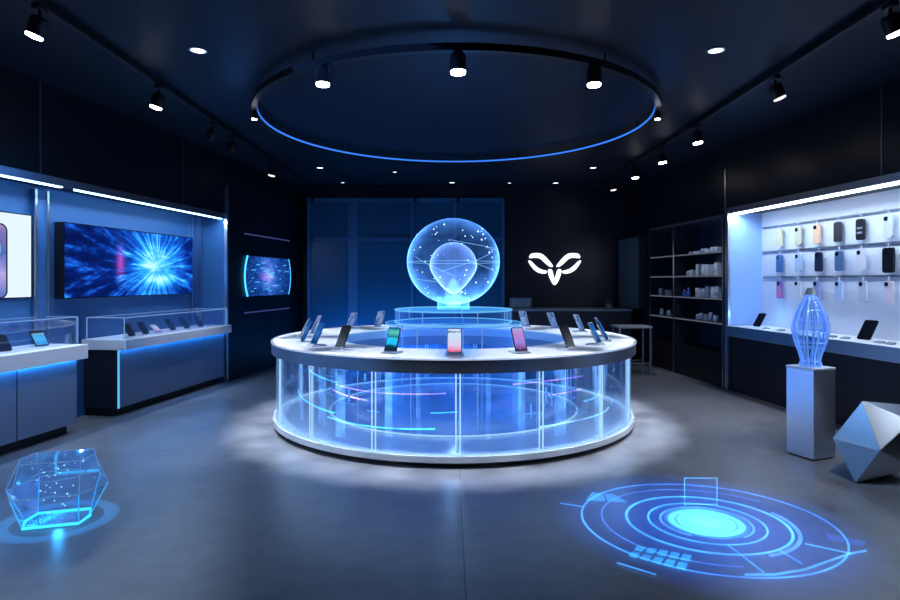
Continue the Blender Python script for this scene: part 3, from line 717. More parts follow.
bm = BM(); arcbox(bm, 1.93, 1.99, .80, .815, n=96); obj('fill_ring', bm, emat('counter fill glow', (.5, .74, 1), 6.0), t, label='added glowing ring under the top')  # added glow ring that lights the inside of the counter
bm = BM(); arcbox(bm, RI-.006, RI+.002, ZT-.014, ZT+.001, n=96); obj('inner_rim_glow', bm, emat('inner rim glow', (.5, .7, 1), .9), t, label='inner edge with bright line painted in')  # bright line of the inner edge painted in as emission
bm = BM(); arcbox(bm, RI-.001, RI+.03, .70, .8195, n=96); obj('inner_apron', bm, pbsdf('inner apron', (.35, .42, .55), .3, .3), t, smooth=True)
NP = 17
for k in range(NP):
    a0 = 2*PI*(k-.5)/NP + .009 + math.radians(11.4); a1 = a0 + 2*PI/NP - .018
    bm = BM(); arcbox(bm, 2.028, 2.040, .118, .812, a0, a1, 10); gpn = obj('glass_panel', bm, MCOUNTERGLASS, t, smooth=True)
    for a in (a0, a1):
        s, c = math.sin(a), -math.cos(a)
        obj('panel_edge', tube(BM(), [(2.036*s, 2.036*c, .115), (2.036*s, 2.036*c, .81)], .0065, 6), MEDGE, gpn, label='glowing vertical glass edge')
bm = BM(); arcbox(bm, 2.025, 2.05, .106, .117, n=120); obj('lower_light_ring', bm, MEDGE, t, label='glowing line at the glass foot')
# inner glass drum
def swirl_mat():
    m, nt, out = newmat('swirling blue light film')
    tc = N(nt, 'ShaderNodeTexCoord'); sp = N(nt, 'ShaderNodeSeparateXYZ'); nt.links.new(tc.outputs['Object'], sp.inputs[0])
    at = N(nt, 'ShaderNodeMath', operation='ARCTAN2'); nt.links.new(sp.outputs['X'], at.inputs[0]); nt.links.new(sp.outputs['Y'], at.inputs[1])
    cb = N(nt, 'ShaderNodeCombineXYZ')
    m1 = N(nt, 'ShaderNodeMath', operation='MULTIPLY'); m1.inputs[1].default_value = 3.0; nt.links.new(at.outputs[0], m1.inputs[0])
    m2 = N(nt, 'ShaderNodeMath', operation='MULTIPLY'); m2.inputs[1].default_value = 3.2; nt.links.new(sp.outputs['Z'], m2.inputs[0])
    nt.links.new(m1.outputs[0], cb.inputs[0]); nt.links.new(m2.outputs[0], cb.inputs[1])
    nz = N(nt, 'ShaderNodeTexNoise'); nz.inputs['Scale'].default_value = 1.3; nz.inputs['Detail'].default_value = 6; nz.inputs['Distortion'].default_value = .8
    nt.links.new(cb.outputs[0], nz.inputs['Vector'])
    r = ramp(nt, [(.36, (.0, .012, .04)), (.5, (.008, .09, .35)), (.58, (.03, .18, .6)), (.64, (.2, .16, .7)), (.70, (.05, .42, .9)), (.78, (.35, .75, 1))])
    nt.links.new(nz.outputs['Fac'], r.inputs[0])
    zr = N(nt, 'ShaderNodeMapRange'); zr.inputs['From Min'].default_value = .1; zr.inputs['From Max'].default_value = .82; zr.inputs['To Min'].default_value = .03; zr.inputs['To Max'].default_value = .3
    nt.links.new(sp.outputs['Z'], zr.inputs['Value'])
    e = N(nt, 'ShaderNodeEmission'); nt.links.new(r.outputs[0], e.inputs[0]); nt.links.new(zr.outputs[0], e.inputs[1])
    tr = N(nt, 'ShaderNodeBsdfTransparent'); tr.inputs[0].default_value = (.8, .86, .93, 1)
    ad = N(nt, 'ShaderNodeAddShader'); nt.links.new(e.outputs[0], ad.inputs[0]); nt.links.new(tr.outputs[0], ad.inputs[1])
    nt.links.new(ad.outputs[0], out.inputs[0]); return m
bm = BM(); arcbox(bm, 1.44, 1.446, .106, .81, n=96); ind = obj('inner_drum', bm, swirl_mat(), t, smooth=True, label='inner drum of blue and violet swirling light')
bm = BM(); tube(bm, [(1.45*math.sin(a), -1.45*math.cos(a), .118) for a in [2*PI*i/96 for i in range(96)]], .010, 6, True); obj('inner_light_ring', bm, MEDGE, t)
bm = BM()
for k in range(14):
    a = 2*PI*(k+.35)/14; s, c = math.sin(a), -math.cos(a); tube(bm, [(1.452*s, 1.452*c, .12), (1.452*s, 1.452*c, .81)], .006, 5)
obj('inner_seams', bm, MEDGESOFT, ind)
streaks = [(-.85, -.05, 1.60, .56, (.30, .16, 1), 1.6, .010), (-.8, -.1, 1.75, .27, (.05, .6, 1), 1.8, .010), (.35, 1.0, 1.62, .60, (.5, .2, .95), 1.5, .009), (.45, 1.25, 1.8, .22, (.3, .6, 1), 1.6, .011),
   (-1.2, -.75, 1.7, .62, (.1, .5, 1), 1.7, .012), (-1.35, -.7, 1.8, .35, (.06, .6, 1), 1.6, .010), (.65, 1.1, 1.55, .44, (.7, .25, .9), 1.6, .008), (-.15, .02, 1.5, .36, (.05, .5, 1), 1.3, .008), (.9, 1.4, 1.7, .36, (.15, .5, 1), 1.4, .012), (-1.0, -.6, 1.52, .45, (.6, .3, 1), 1.5, .012)]
for i, (a0, a1, r, z, col, s, rad) in enumerate(streaks):
    bm = BM(); tube(bm, [(r*math.sin(a), -r*math.cos(a), z + .03*math.sin(3*a)) for a in [a0 + (a1-a0)*j/24 for j in range(25)]], rad*.7, 6)
    obj('light_streak', bm, holomat('streak light %d' % i, col, s*.75, s*.3, 1.0, noise=.7, nsc=3), t)
bm = BM()
for k in range(70):
    a = random.choice((-1, 1))*random.uniform(.35, 1.45); r = random.uniform(1.5, 1.95); z = random.uniform(.2, .72); h = random.uniform(.02, .12); w = random.uniform(.004, .012)
    M = Matrix.Translation((r*math.sin(a), -r*math.cos(a), z)) @ Matrix.Rotation(a, 4, 'Z')
    if k % 2: box(bm, -w, w, -.003, .003, -h, h, M)
    else: box(bm, -h, h, -.003, .003, -w*.6, w*.6, M)
gl = obj('light_flecks', bm, emat('blue fleck', (.14, .42, 1), .9), t); gl['kind'] = 'stuff'

for i, (a, wd, r, sst) in enumerate(((-.92, .10, 1.7, .3), (-.62, .07, 1.85, .35), (-1.12, .08, 1.8, .25), (-.40, .05, 1.6, .25), (.62, .09, 1.75, .3), (.85, .08, 1.9, .35), (1.08, .10, 1.7, .28), (.42, .05, 1.58, .22), (-.22, .03, 1.55, .18), (.2, .03, 1.6, .12))):
    bm = BM(); arcbox(bm, r, r+.004, .12, .80, a-wd/2, a+wd/2, 8)
    obj('haze_sheet', bm, holomat('counter haze sheet %d' % i, (.22, .50, 1), sst*.8, sst*.8, 1, (1, 1, 1), .9, 5, zgrad=(.1, .8, .7, 1.2)), t)  # added glowing sheets that imitate haze behind the glass
# central glass plinth with the hologram
t = thing('glass_plinth', 'tiered glowing glass plinth under the hologram sphere, inside the round counter', 'plinth', (CX, CY, .1055))
MPL = holomat('plinth glass', (.14, .42, 1), .025, .25, 2, (.85, .92, 1), zgrad=(0, 1.0, 1.4, .7))
bm = BM(); arcbox(bm, .80, .81, .0, 1.0, n=72); obj('lower_drum', bm, MPL, t, smooth=True)
bm = BM(); arcbox(bm, .0001, .80, .98, 1.0, n=72); obj('lower_lid', bm, holomat('plinth lid film', (.08, .4, 1), .06, .2, 1, (.6, .7, .85)), t)
bm = BM(); arcbox(bm, .69, .70, 1.001, 1.155, n=72); obj('upper_drum', bm, MPL, t, smooth=True)
bm = BM(); arcbox(bm, .0001, .69, 1.14, 1.155, n=72); obj('upper_lid', bm, holomat('upper lid film', (.1, .5, 1), .12, .3, 1, (.8, .9, 1)), t)
def hoop(r, z, n=72): return [(r*math.cos(2*PI*i/n), r*math.sin(2*PI*i/n), z) for i in range(n)]
MRIMC = emat('cyan plinth rim', (.2, .62, 1), .8)
for r, z in ((.81, 1.0), (.70, 1.01), (.70, 1.155)):
    bm = BM(); tube(bm, hoop(r, z), .004 if r > .8 else .008, 6, True); obj('rim_glow', bm, MRIMC, t)
bm = BM()
for a in (.3, 1.4, 2.5, 3.6, 4.2, 5.1, 5.7): tube(bm, [(.805*math.cos(a), .805*math.sin(a), 0), (.805*math.cos(a), .805*math.sin(a), 1.0)], .006, 5); tube(bm, [(.695*math.cos(a), .695*math.sin(a), 1.0), (.695*math.cos(a), .695*math.sin(a), 1.155)], .006, 5)
obj('seams', bm, MEDGESOFT, t)

HZ = 1.835; HR = .555
t = thing('hologram_sphere', 'glowing blue hologram sphere with a bulb-shaped core above the round counter', 'hologram', (CX, CY, 1.2625))
ho = HZ - 1.2625
bm = BM(); bmesh.ops.create_uvsphere(bm, u_segments=64, v_segments=32, radius=HR, matrix=Matrix.Translation((0, 0, ho)) @ Matrix.Diagonal((1, 1, .93, 1)))
sh = obj('shell', bm, holomat('hologram shell', (.12, .36, 1), .07, 1.5, 3.2, (.9, .95, 1), .7, 3.5, zgrad=(0, 1.1, 2.6, .55)), t, smooth=True)
prof = []
for i in range(33):
    u = i/32; ang = PI*u
    r = .285*math.sin(ang)*(1.0 - .45*max(0, math.cos(ang))**1.3)
    prof.append((max(r, 0), ho - .06 - (.33 if ang < PI/2 else .29)*math.cos(ang)))
prof[0] = (0, prof[0][1]); prof[-1] = (0, prof[-1][1])
bm = BM(); lathe(bm, prof, 48, cap=False); obj('bulb_core', bm, holomat('bulb film', (.24, .42, 1), .14, 1.5, 2.5, (.92, .95, 1), .3, 5, zgrad=(.25, .85, 1.8, .75)), t, smooth=True, label='bulb-shaped glowing core')
bm = BM()
def sph(la, lo, R=HR): return Vector((R*math.cos(la)*math.cos(lo), R*math.cos(la)*math.sin(lo), ho + .93*R*math.sin(la)))
random.seed(3)
for k in range(7):
    la0 = random.uniform(-.8, .9); lo0 = random.uniform(0, 2*PI); dl = random.uniform(-.5, .5); L = random.uniform(.7, 1.6)
    tube(bm, [sph(la0 + dl*j/16, lo0 + L*j/16, HR*1.002) for j in range(17)], .0035, 5)
tube(bm, [sph(-.02, 2*PI*j/64, HR*.99) for j in range(64)], .003, 5, True)
obj('orbit_lines', bm, emat('hologram line', (.3, .6, 1), .9), sh)
bm = BM()
for k in range(60): sphere(bm, sph(random.uniform(-1.2, 1.2), random.uniform(0, 2*PI), HR*random.uniform(.75, 1.0)), random.uniform(.004, .011))
q = obj('sparkles', bm, emat('hologram sparkle', (.55, .8, 1), 2.2), sh); q['kind'] = 'stuff'
prof = [(.19, .0), (.19, .05), (.175, .12)]
bm = BM(); arcbox(bm, .19, .193, 0, .15, n=48); obj('light_column', bm, holomat('column film', (.14, .55, 1), .22, .5, 1.5, (.85, .92, 1), zgrad=(0, .15, 1.4, .7)), t, smooth=True)
bm = BM(); lathe(bm, [(0, .01), (.09, .02), (.12, .12), (.10, .24), (.05, .34), (0, .40)], 32, cap=False); obj('inner_glow', bm, holomat('inner glow film', (.3, .68, 1), .4, .0, 1.0, (1, 1, 1)), t, smooth=True)

# ------------------------------------------------------------------ ceiling lights
def spot_head(name, label, loc, tilt, rotz, lens, grp, big=1.0, drop=.10):
    t = thing(name, label, 'spotlight', loc, rotz, grp)   # loc: on the underside of the track
    s = big
    bm = BM(); box(bm, -.03*s, .03*s, -.05*s, .05*s, -.035, -.001, bev=.006, seg=1); ad = obj('adapter', bm, MDARK, t)
    bm = BM(); tube(bm, [(0, 0, -.036), (0, 0, -drop)], .012*s, 8); obj('arm', bm, MDARK, t)
    M = Matrix.Translation((0, 0, -drop)) @ Matrix.Rotation(tilt, 4, 'Y')
    bm = BM(); lathe(bm, [(.02*s, .025*s), (.05*s, .018*s), (.06*s, .0), (.06*s, -.105*s), (.056*s, -.109*s)], 24, M); hd = obj('lamp_head', bm, MDARK, t, smooth=True)
    bm = BM(); lathe(bm, [(.055*s, -.1095*s), (.052*s, -.126*s), (.02*s, -.132*s)], 24, M); obj('lens', bm, lens, hd, label='lit round lens' if lens is MLENS else None)
    return t
for side, x in (('left', -2.85), ('right', 3.03)):
    t = thing('ceiling_track', f'straight black ceiling track along the {side} wall', 'track', (x, 0, ZC), 0, 'straight ceiling tracks')
    bm = BM(); box(bm, -.022, .022, -1, 11.8, -.065, -.001); obj('track_bar', bm, MDARK, t)
    bm = BM(); box(bm, -.008, .008, -1, 11.8, -.069, -.0655); obj('groove', bm, pbsdf('dull slot', (.05, .06, .08), .5, .5) if side == 'left' else bpy.data.materials['dull slot'], t)
ZTR = ZC - .0695
for (y, lens, tl, lab) in ((4.1, MLENS, .35, 'large lit spotlight on the left track, nearest the upper left corner'), (5.78, MLENS, .28, 'lit spotlight on the left track, second from the near end'), (7.1, MDARK, .3, 'unlit spotlight on the left track, third from the near end'), (7.75, MDARK, .3, 'unlit small spotlight on the left track, fourth from the near end'), (9.5, MLENSDIM, .2, 'small dim spotlight at the far end of the left track')):
    spot_head('track_spotlight', lab, (-2.85, y, ZTR), tl, 0, lens, 'left track spotlights')
for (y, lens, tl, lab) in ((4.06, MLENS, -.35, 'large lit spotlight on the right track, nearest the upper right corner'), (5.5, MLENSDIM, -.4, 'dim tilted spotlight on the right track, second from the near end'), (7.25, MLENS, -.15, 'lit spotlight on the right track, third from the near end'), (8.46, MLENS, -.15, 'lit spotlight on the right track, fourth from the near end'), (9.7, MLENS, -.15, 'lit spotlight on the right track, fifth from the near end'), (11.0, MLENSDIM, -.15, 'dim spotlight at the far end of the right track')):
    spot_head('track_spotlight', lab, (3.03, y, ZTR), tl, 0, lens, 'right track spotlights')
RX, RY, RR, RZ = .065, 7.0, 2.27, 3.44
t = thing('ring_track', 'large black ring-shaped ceiling track with a blue inner light line', 'track', (RX, RY, RZ))
bm = BM(); arcbox(bm, RR-.03, RR+.03, 0, .06, n=128); obj('ring_body', bm, MDARK, t, smooth=True)
bm = BM(); arcbox(bm, RR-.035, RR-.0305, .018, .042, n=128); obj('light_line', bm, emat('ring blue led', (.05, .22, .9), 1.1), t, label='thin blue light line')
for a in (.6, 1.7, 2.7, 3.6, 4.6, 5.7):
    s, c = math.sin(a), -math.cos(a)
    obj('hanger', tube(BM(), [(RR*s, RR*c, .061), (RR*s, RR*c, ZC-RZ-.001)], .01, 6), MDARK, t)
for deg, lab, big in ((-30.5, 'lit spotlight on the ring track, left of the front middle one', 1.05), (0, 'lit spotlight at the front middle of the ring track', 1.1), (31, 'lit spotlight on the ring track, right of the front middle one', 1.05), (-75, 'tiny spotlight at the left end of the ring track', .5), (75, 'tiny spotlight at the right end of the ring track', .5)):
    a = math.radians(deg)
    spot_head('ring_spotlight', lab, (RX + RR*math.sin(a), RY - RR*math.cos(a), RZ-.0005), 0, a, MLENS, 'ring track spotlights', big, .012+.024*big)
dl = [(-2.16, 5.06, 1.0, 'recessed ceiling downlight at upper left, between left track and ring'), (2.28, 5.06, 1.0, 'recessed ceiling downlight at upper right, between ring and right track'),
      (-2.27, 10.3, .9, 'small recessed downlight behind the ring at its left'), (2.5, 10.3, .9, 'small recessed downlight behind the ring at its right'), (-1.0, 10.7, .6, 'tiny recessed downlight behind the ring, left of the middle'),
      (.04, 11.85, .9, 'recessed downlight in the middle near the back wall'), (-2.15, 11.85, .6, 'tiny recessed downlight near the back wall above the glass partition'), (1.2, 11.9, .6, 'tiny downlight standing in for a wall reflection, right of the middle one'), (2.13, 11.9, .9, 'downlight standing in for a wall reflection above the glowing emblem')]  # last two are added in place of reflections in the back wall
MDOWN = emat('downlight glow', (.9, .95, 1), 2.6)
for x, y, s, lab in dl:
    t = thing('downlight', lab, 'downlight', (x, y, ZC), 0, 'recessed ceiling downlights')
    bm = BM(); lathe(bm, [(.075*s, -.0005), (.078*s, -.006), (.062*s, -.008), (.060*s, -.003)], 28); obj('trim_ring', bm, MSTEEL, t, smooth=True)
    bm = BM(); lathe(bm, [(.059*s, -.001), (.059*s, -.005)], 28); obj('diffuser', bm, MDOWN, t)

# ------------------------------------------------------------------ floor hologram
c = gp(706, 523)
t = thing('floor_hologram', 'round blue hologram of concentric rings projected on the concrete floor', 'hologram', (c.x, c.y, 0))
def film(name, col, s): return holomat(name, col, s*.8, s*.8, 1.0, noise=.45, nsc=3)
for i, (r0, r1, z, col, s, a0, a1) in enumerate([(.855, .867, .004, (.04, .28, 1), .75, .0, 2*PI), (.715, .723, .004, (.08, .30, 1), .42, 2.2, 6.2), (.535, .553, .004, (.05, .36, 1), .85, 0, 2*PI), (.575, .60, .004, (.08, .3, 1), .5, .3, 1.9), (.385, .398, .004, (.05, .38, 1), .75, 0, 2*PI), (.30, .315, .004, (.1, .4, 1), .45, .5, 5.6), (.215, .255, .004, (.06, .42, 1), .6, 0, 2*PI), (.175, .19, .004, (.10, .5, 1), .4, 0, 2*PI)]):
    r0 *= .935; r1 *= .935
    bm = BM(); arcbox(bm, r0, r1, z, z+.003, a0, a1, 96); bmesh.ops.scale(bm, vec=(1, .91, 1), verts=bm.verts[:]); obj('ring', bm, film('holo ring %d' % i, col, s), t)
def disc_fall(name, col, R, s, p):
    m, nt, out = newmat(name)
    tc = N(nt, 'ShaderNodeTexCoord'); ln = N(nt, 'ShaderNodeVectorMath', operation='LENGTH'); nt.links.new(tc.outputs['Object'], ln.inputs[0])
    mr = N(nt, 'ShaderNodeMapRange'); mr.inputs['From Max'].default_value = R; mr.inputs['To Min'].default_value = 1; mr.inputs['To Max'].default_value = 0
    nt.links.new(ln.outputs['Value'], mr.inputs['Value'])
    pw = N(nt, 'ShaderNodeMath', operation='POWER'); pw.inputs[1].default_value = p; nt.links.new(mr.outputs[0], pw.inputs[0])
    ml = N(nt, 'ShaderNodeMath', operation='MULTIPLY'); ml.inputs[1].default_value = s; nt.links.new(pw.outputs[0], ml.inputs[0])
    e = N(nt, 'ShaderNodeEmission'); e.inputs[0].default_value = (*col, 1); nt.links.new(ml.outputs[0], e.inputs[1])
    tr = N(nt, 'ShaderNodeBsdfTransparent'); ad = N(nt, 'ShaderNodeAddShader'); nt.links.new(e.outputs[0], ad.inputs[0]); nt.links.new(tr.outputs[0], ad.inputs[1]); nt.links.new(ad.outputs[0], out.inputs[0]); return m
def disc(r, z): return lathe(BM(), [(0, z), (r, z)], 72, cap=False)
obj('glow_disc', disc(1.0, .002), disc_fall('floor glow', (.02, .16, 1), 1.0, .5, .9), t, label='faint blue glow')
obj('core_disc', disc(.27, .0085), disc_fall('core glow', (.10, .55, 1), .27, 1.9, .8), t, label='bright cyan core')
MGL = film('holo panel film', (.03, .42, 1), .8); MLN = film('holo line film', (.05, .38, 1), .6)
def hpanel(px0, px1, nx, ny):
    """panel given by its four floor corners"""
    return None
def flat_quad(bm, P, z=.009):
    bm.faces.new([bm.verts.new((p.x-c.x, p.y-c.y, z)) for p in P])
def cell_panel(q, nx, ny, gap=.12):
    P = [gp(*k) for k in q]
    bm = BM()
    for i in range(nx):
        for j in range(ny):
            def bl(u, v): return P[0].lerp(P[1], u).lerp(P[3].lerp(P[2], u), v)
            u0, u1, v0, v1 = (i+gap)/nx, (i+1-gap)/nx, (j+gap)/ny, (j+1-gap)/ny
            flat_quad(bm, [bl(u0, v0), bl(u1, v0), bl(u1, v1), bl(u0, v1)])
    return bm
obj('glyph_panel', cell_panel([(637, 546), (694, 556), (686, 573), (626, 558)], 5, 2), MGL, t)
obj('glyph_panel', cell_panel([(592, 493), (614, 495), (630, 504), (584, 502)], 2, 1, .05), film('holo panel film dim', (.03, .38, 1), .6), t)
obj('glyph_panel', cell_panel([(824, 534), (868, 543), (862, 549), (828, 541)], 2, 1, .05), film('holo panel film far', (.04, .2, 1), .3), t)
def gline(a, b, r=.004):
    A, B = gp(*a), gp(*b); return tube(BM(), [(A.x-c.x, A.y-c.y, .008), (B.x-c.x, B.y-c.y, .008)], r, 5)
for a, b in (((805, 545), (852, 555)), ((728, 546), (764, 574)), ((780, 552), (802, 565)), ((617, 564), (656, 576)), ((560, 504), (584, 508))):
    obj('radial_line', gline(a, b), MLN, t)
bm = BM(); pts = [gp(*k) for k in ((745, 576), (775, 576), (805, 571), (830, 562), (850, 555), (866, 552))]
tube(bm, [(p.x-c.x, p.y-c.y, .008) for p in pts], .006, 5); obj('tail_line', bm, MLN, t)
A, B = gp(684.5, 507), gp(717, 507)
x0, x1, yy = A.x-c.x, B.x-c.x, A.y-c.y
bm = BM()
for zz in (.02, .205): tube(bm, [(x0, yy, zz), (x1, yy, zz)], .003, 5)
for x in (x0, x1): tube(bm, [(x, yy, .009), (x, yy, .205)], .003, 5)
up = obj('upright_frame', bm, film('holo frame film', (.1, .45, 1), .6), t, label='small upright light frame')
bm = BM(); box(bm, x0, x1, yy-.001, yy+.001, .012, .205); obj('film_pane', bm, film('holo faint film', (.05, .25, 1), .04), up)

# ------------------------------------------------------------------ crystal on the floor, left
d = 3.95
c = Vector(((58-HX)/F*d, d, 0)); c_cr = c.copy()
t = thing('glass_crystal', 'faceted glowing glass crystal standing on the floor at the left', 'crystal', (c.x, c.y, 0), math.radians(16))
lv = [(.19, .012), (.298, .23), (.205, .425)]
def hexa(a, b, d_, z): return [Vector(p) for p in ((a, 0, z), (b, d_, z), (-b, d_, z), (-a, 0, z), (-b, -d_, z), (b, -d_, z))]
ring_ = [hexa(.19, .16, .13, .012), hexa(.30, .19, .235, .23), hexa(.22, .175, .14, .425)]
def polyshell():
    bm = BM(); R = [[bm.verts.new(p) for p in q] for q in ring_]
    bm.faces.new(R[0][::-1]); bm.faces.new(R[2])
    for A, B in zip(R, R[1:]):
        for k in range(6): bm.faces.new((A[k], A[(k+1) % 6], B[(k+1) % 6], B[k]))
    return bm
obj('facets', polyshell(), glassmat('crystal glass', (.80, .9, 1), .4, .08, (.06, .24, .8), .06, .35), t)
bm = BM()
for q in ring_[1:]: tube(bm, q, .0028, 6, True)
for A, B in ((1, 2),):
    for k in range(6): tube(bm, [ring_[A][k], ring_[B][k]], .0028, 6)
MLE = emat('crystal lower edge', (.06, .45, 1), .9)
for k in range(6): obj('lower_edge', tube(BM(), [ring_[0][k], ring_[1][k]], .0045, 6), MLE, t, label='bright lower facet edge')
obj('edges', bm, emat('crystal edge', (.25, .5, 1), .45), t, label='faintly glowing facet edges')
bm = BM(); tube(bm, ring_[0], .010, 6, True); obj('base_edge', bm, emat('crystal base edge', (.05, .55, 1), 1.8), t, label='bright cyan base edge')
bm = BM()
for k in range(46):
    a = random.uniform(0, 2*PI); z = random.uniform(.05, .42); r = random.uniform(.05, .22)
    sphere(bm, (r*math.cos(a), r*math.sin(a), z), random.uniform(.002, .006))
q = obj('sparkles', bm, emat('crystal sparkle', (.5, .75, 1), 1.6), t); q['kind'] = 'stuff'
bm = BM()
for k, (sx, z) in enumerate(((.10, .14), (.14, .30), (.05, .37))): tube(bm, [Vector((sx*1.2*math.cos(PI/3*j+.4), sx*math.sin(PI/3*j+.4), z)) for j in range(6)], .003, 5, True)
obj('inner_facets', bm, emat('crystal inner line', (.2, .5, 1), .5), t)
bm = BM(); arcbox(bm, .27, .36, .001, .003, n=64); obj('floor_glow', bm, disc_fall('crystal floor glow', (.04, .4, 1), .6, .22, 1.2), t, label='faint blue glow ring painted on the floor')  # crystal's light on the floor, painted as a glowing ring

# ------------------------------------------------------------------ pedestal, vase, metal polyhedron
ux = Vector((.275, .105, 0)).normalized(); rz = math.atan2(ux.y, ux.x)
pc = Vector((3.225, 5.23, 0)); PW = .275
ctr = pc + ux*PW/2 + Vector((-ux.y, ux.x, 0))*PW/2
t = thing('pedestal', 'square brushed metal pedestal carrying the wire vase', 'pedestal', ctr, rz)
bm = BM(); box(bm, -PW/2, PW/2, -PW/2, PW/2, .012, .80, bev=.003, seg=1); obj('column', bm, pbsdf('pedestal metal', (.68, .73, .82), .3, .95, noise=.03, nscale=(60, 60, .6)), t)
bm = BM(); box(bm, -PW/2-.004, PW/2+.004, -PW/2-.004, PW/2+.004, .8005, .82, bev=.003, seg=1); obj('top_plate', bm, pbsdf('pedestal top', (.55, .6, .68), .4, .5), t)
bm = BM(); box(bm, -PW/2+.012, PW/2-.012, -PW/2+.012, PW/2-.012, 0, .0118); obj('foot', bm, MDARK, t)
t = thing('wire_vase', 'spindle-shaped glowing blue glass vase with lattice ribs, on the metal pedestal', 'vase', (ctr.x, ctr.y, .8205), .2)
prof = [(.084, .004), (.088, .02), (.076, .05), (.092, .12), (.126, .22), (.148, .32), (.150, .37), (.130, .46), (.090, .55), (.052, .62), (.034, .66)]
bm = BM(); lathe(bm, [(r*.96, z) for r, z in prof], 32, cap=False); obj('glass_body', bm, glassmat('vase glass', (.70, .82, 1), .5, .08, (.05, .26, .95), .025, .4), t, smooth=True)
bm = BM()
for k in range(10):
    a = 2*PI*k/10; tube(bm, [(r*math.cos(a), r*math.sin(a), z) for r, z in prof], .008, 6)
for r, z in (prof[0], prof[2], (.097, .17), prof[4], prof[5], (.128, .42), (.104, .515), prof[9]): tube(bm, hoop(r, z, 32), .005, 6, True)
obj('lattice', bm, pbsdf('lit glass rib', (.35, .5, .95), .15, .3, emit=(.16, .42, 1), estr=.35), t, smooth=True)
bm = BM(); lathe(bm, [(.045, .655), (.038, .68), (.030, .715), (.012, .722)], 24); obj('neck_cap', bm, pbsdf('grey neck cap', (.3, .35, .42), .3, .5), t, smooth=True, label='grey neck cap')
bm = BM()
for k in range(5): 
    a = 2*PI*k/5; tube(bm, [(.05*math.cos(a), .05*math.sin(a), .01), (.075*math.cos(a+.6), .075*math.sin(a+.6), .3), (.02*math.cos(a+1.2), .02*math.sin(a+1.2), .6)], .006, 5)
obj('inner_strand', bm, emat('vase inner strand', (.2, .45, 1), .6), t)
# polyhedron
V = [(3.343, 4.563, .309), (3.148, 4.86, .308), (3.318, 4.78, .0), (3.283, 5.139, .492), (3.615, 5.01, .0), (3.655, 4.659, .494), (3.653, 4.656, .119), (3.335, 4.785, .625), (3.281, 5.136, .117), (3.593, 5.232, .302), (3.823, 4.935, .303), (3.70, 4.98, .60)]
def ray(px, py, y): return ((px-HX)/F*y, y, CZ-(py-HY)/F*y)
V[0] = ray(880.5, 450.5, 4.56); V[1] = ray(832.5, 438, 4.86); V[7] = ray(862, 401, 4.80); V[11] = ray(916, 405.5, 5.0); V[3] = (3.57, 5.15, .49); V[8] = (3.43, 5.13, .117)
e_ = gp(855.5, 483); V[2] = (e_.x, e_.y, 0)
pcx = Vector((3.48, 4.9, 0))
bm = BM(); vs = [bm.verts.new(Vector(v)-pcx) for v in V]; bmesh.ops.convex_hull(bm, input=vs)
bmesh.ops.bevel(bm, geom=bm.edges[:], offset=.003, segments=1, affect='EDGES')
o = obj('polyhedron_sculpture', bm, pbsdf('faceted metal', (.46, .47, .49), .3, 1.0), None, pcx)
tag(o, 'large silver faceted metal polyhedron on the floor at the right edge', 'sculpture')

# ------------------------------------------------------------------ lights
def lamp(name, kind, loc, energy, col, rot=None, **kw):
    l = bpy.data.lights.new(name, kind); l.energy = energy; l.color = col
    for k, v in kw.items(): setattr(l, k, v)
    o = bpy.data.objects.new(name, l); C.objects.link(o); o.location = loc
    if rot: o.rotation_euler = rot
    return o
def aim(o, target):
    d = Vector(target) - o.location; o.rotation_euler = d.to_track_quat('-Z', 'Y').to_euler(); return o
COOL = (.86, .92, 1)
for k in range(26):
    a = 2*PI*(k+.5)/26
    aim(lamp('floor_pool_fill', 'SPOT', (CX + 2.62*math.sin(a), CY - 2.62*math.cos(a), 3.25), 560, COOL, spot_size=math.radians(19), spot_blend=1.0, shadow_soft_size=.04), (CX + 2.17*math.sin(a), CY - 2.17*math.cos(a), 0))  # added spots without fixtures, for the bright floor pool round the base
for k in range(8):
    a = 2*PI*(k+.5)/8
    lamp('countertop_fill', 'SPOT', (RX + 1.75*math.sin(a), RY - 1.75*math.cos(a), 3.3), 250, COOL, (0, 0, 0), spot_size=math.radians(32), spot_blend=.8, shadow_soft_size=.05)  # added spots without fixtures, to brighten the white top
lamp('hologram_lamp', 'POINT', (CX, CY, HZ), 30, (.07, .38, 1), shadow_soft_size=.01)
lamp('counter_inner_fill', 'POINT', (CX, CY-1.1, .5), 5, (.5, .72, 1), shadow_soft_size=.01)  # added fill inside the counter, no such source there
lamp('crystal_lamp', 'POINT', (c_cr.x, c_cr.y, .1), 1.6, (.05, .45, 1), shadow_soft_size=.01)
# niches
o = lamp('left_niche_lamp', 'AREA', LW.w(-.10, -1.5, 2.56), 75, (.62, .8, 1), shape='RECTANGLE', size=.06, size_y=7.5); o.rotation_euler = (0, math.radians(-12), LW.rot)
o = lamp('right_niche_lamp', 'AREA', RW.w(.13, -2.9, 2.56), 48, (.66, .8, 1), shape='RECTANGLE', size=.06, size_y=5.6); o.rotation_euler = (0, math.radians(12), RW.rot)
lamp('niche_corner_fill', 'POINT', RW.w(.30, -.45, 1.1), 1.2, (.2, .5, 1), shadow_soft_size=.01)  # added blue fill for the niche end, no fixture
aim(lamp('polyhedron_fill', 'SPOT', (.9, 4.5, 3.3), 260, (.12, .45, 1), spot_size=math.radians(12), spot_blend=.6, shadow_soft_size=.05), (3.17, 4.82, .45))  # added without a fixture, turns the polyhedron's left faces blue
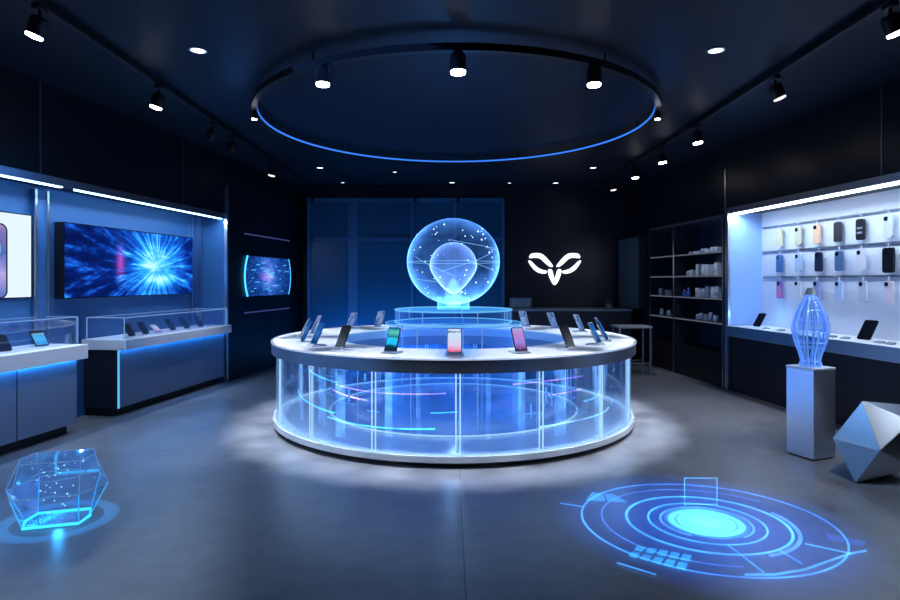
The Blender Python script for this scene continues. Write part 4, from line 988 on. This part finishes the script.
# track spots
aim(lamp('track_lamp', 'SPOT', (3.03, 4.06, 3.2), 170, (1, .97, .92), spot_size=math.radians(50), spot_blend=.9, shadow_soft_size=.05), (2.75, 5.5, 0))
aim(lamp('track_lamp', 'SPOT', (3.03, 7.2, 3.2), 140, (1, .97, .92), spot_size=math.radians(55), spot_blend=.9, shadow_soft_size=.05), (3.0, 7.4, 0))
aim(lamp('track_lamp', 'SPOT', (-2.85, 5.7, 3.2), 110, (.8, .88, 1), spot_size=math.radians(55), spot_blend=.9, shadow_soft_size=.05), (-2.6, 6.2, 0))
aim(lamp('track_lamp', 'SPOT', (3.03, 9.7, 3.2), 60, (1, .97, .92), spot_size=math.radians(55), spot_blend=.9, shadow_soft_size=.05), (3.0, 10, 0))
aim(lamp('track_lamp', 'SPOT', (-2.85, 5.9, 3.2), 130, (.88, .94, 1), spot_size=math.radians(46), spot_blend=.8, shadow_soft_size=.04), LW.w(-.1, -1.1, .93))
aim(lamp('track_lamp', 'SPOT', (-2.75, 8.1, 3.2), 110, (.88, .94, 1), spot_size=math.radians(50), spot_blend=.8, shadow_soft_size=.04), LW.w(-.1, 1.2, .91))
aim(lamp('track_lamp', 'SPOT', (3.03, 8.4, 3.2), 60, (.75, .86, 1), spot_size=math.radians(50), spot_blend=.8, shadow_soft_size=.04), RW.w(.15, .9, 1.4))
# added blue fills without fixtures: partition wash, room and ceiling glow
aim(lamp('partition_fill', 'AREA', (-1.2, 11.3, .1), 40, (.05, .42, 1), shape='RECTANGLE', size=3.2, size_y=.1), (-1.2, 12.2, .9))
lamp('left_room_fill', 'AREA', (-1.2, 4.0, 3.5), 13, (.1, .3, 1), (0, 0, 0), shape='DISK', size=2.5)
lamp('left_ceiling_fill', 'POINT', (-2.4, 6.6, 3.0), 3, (.03, .28, 1), shadow_soft_size=.01)  # this and the next only add blue glow to the ceiling
lamp('right_ceiling_fill', 'POINT', (2.4, 6.6, 3.0), 2, (.03, .24, 1), shadow_soft_size=.01)

w = bpy.data.worlds.new('World'); sc.world = w; w.use_nodes = True
w.node_tree.nodes['Background'].inputs[0].default_value = (.05, .12, .25, 1); w.node_tree.nodes['Background'].inputs[1].default_value = .06

cam = bpy.data.cameras.new('Camera'); cam.sensor_width = 36; cam.lens = F/900*36; cam.shift_y = -(300-HY)/900; cam.clip_start = .05
co = bpy.data.objects.new('Camera', cam); C.objects.link(co); co.location = (0, 0, CZ); co.rotation_euler = (PI/2, 0, 0)
sc.camera = co
sc.view_settings.view_transform = 'Standard'; sc.view_settings.gamma = .91; sc.view_settings.exposure = .12
sc.cycles.transparent_max_bounces = 32
sc.cycles.max_bounces = 8
sc.cycles.sample_clamp_indirect = 6
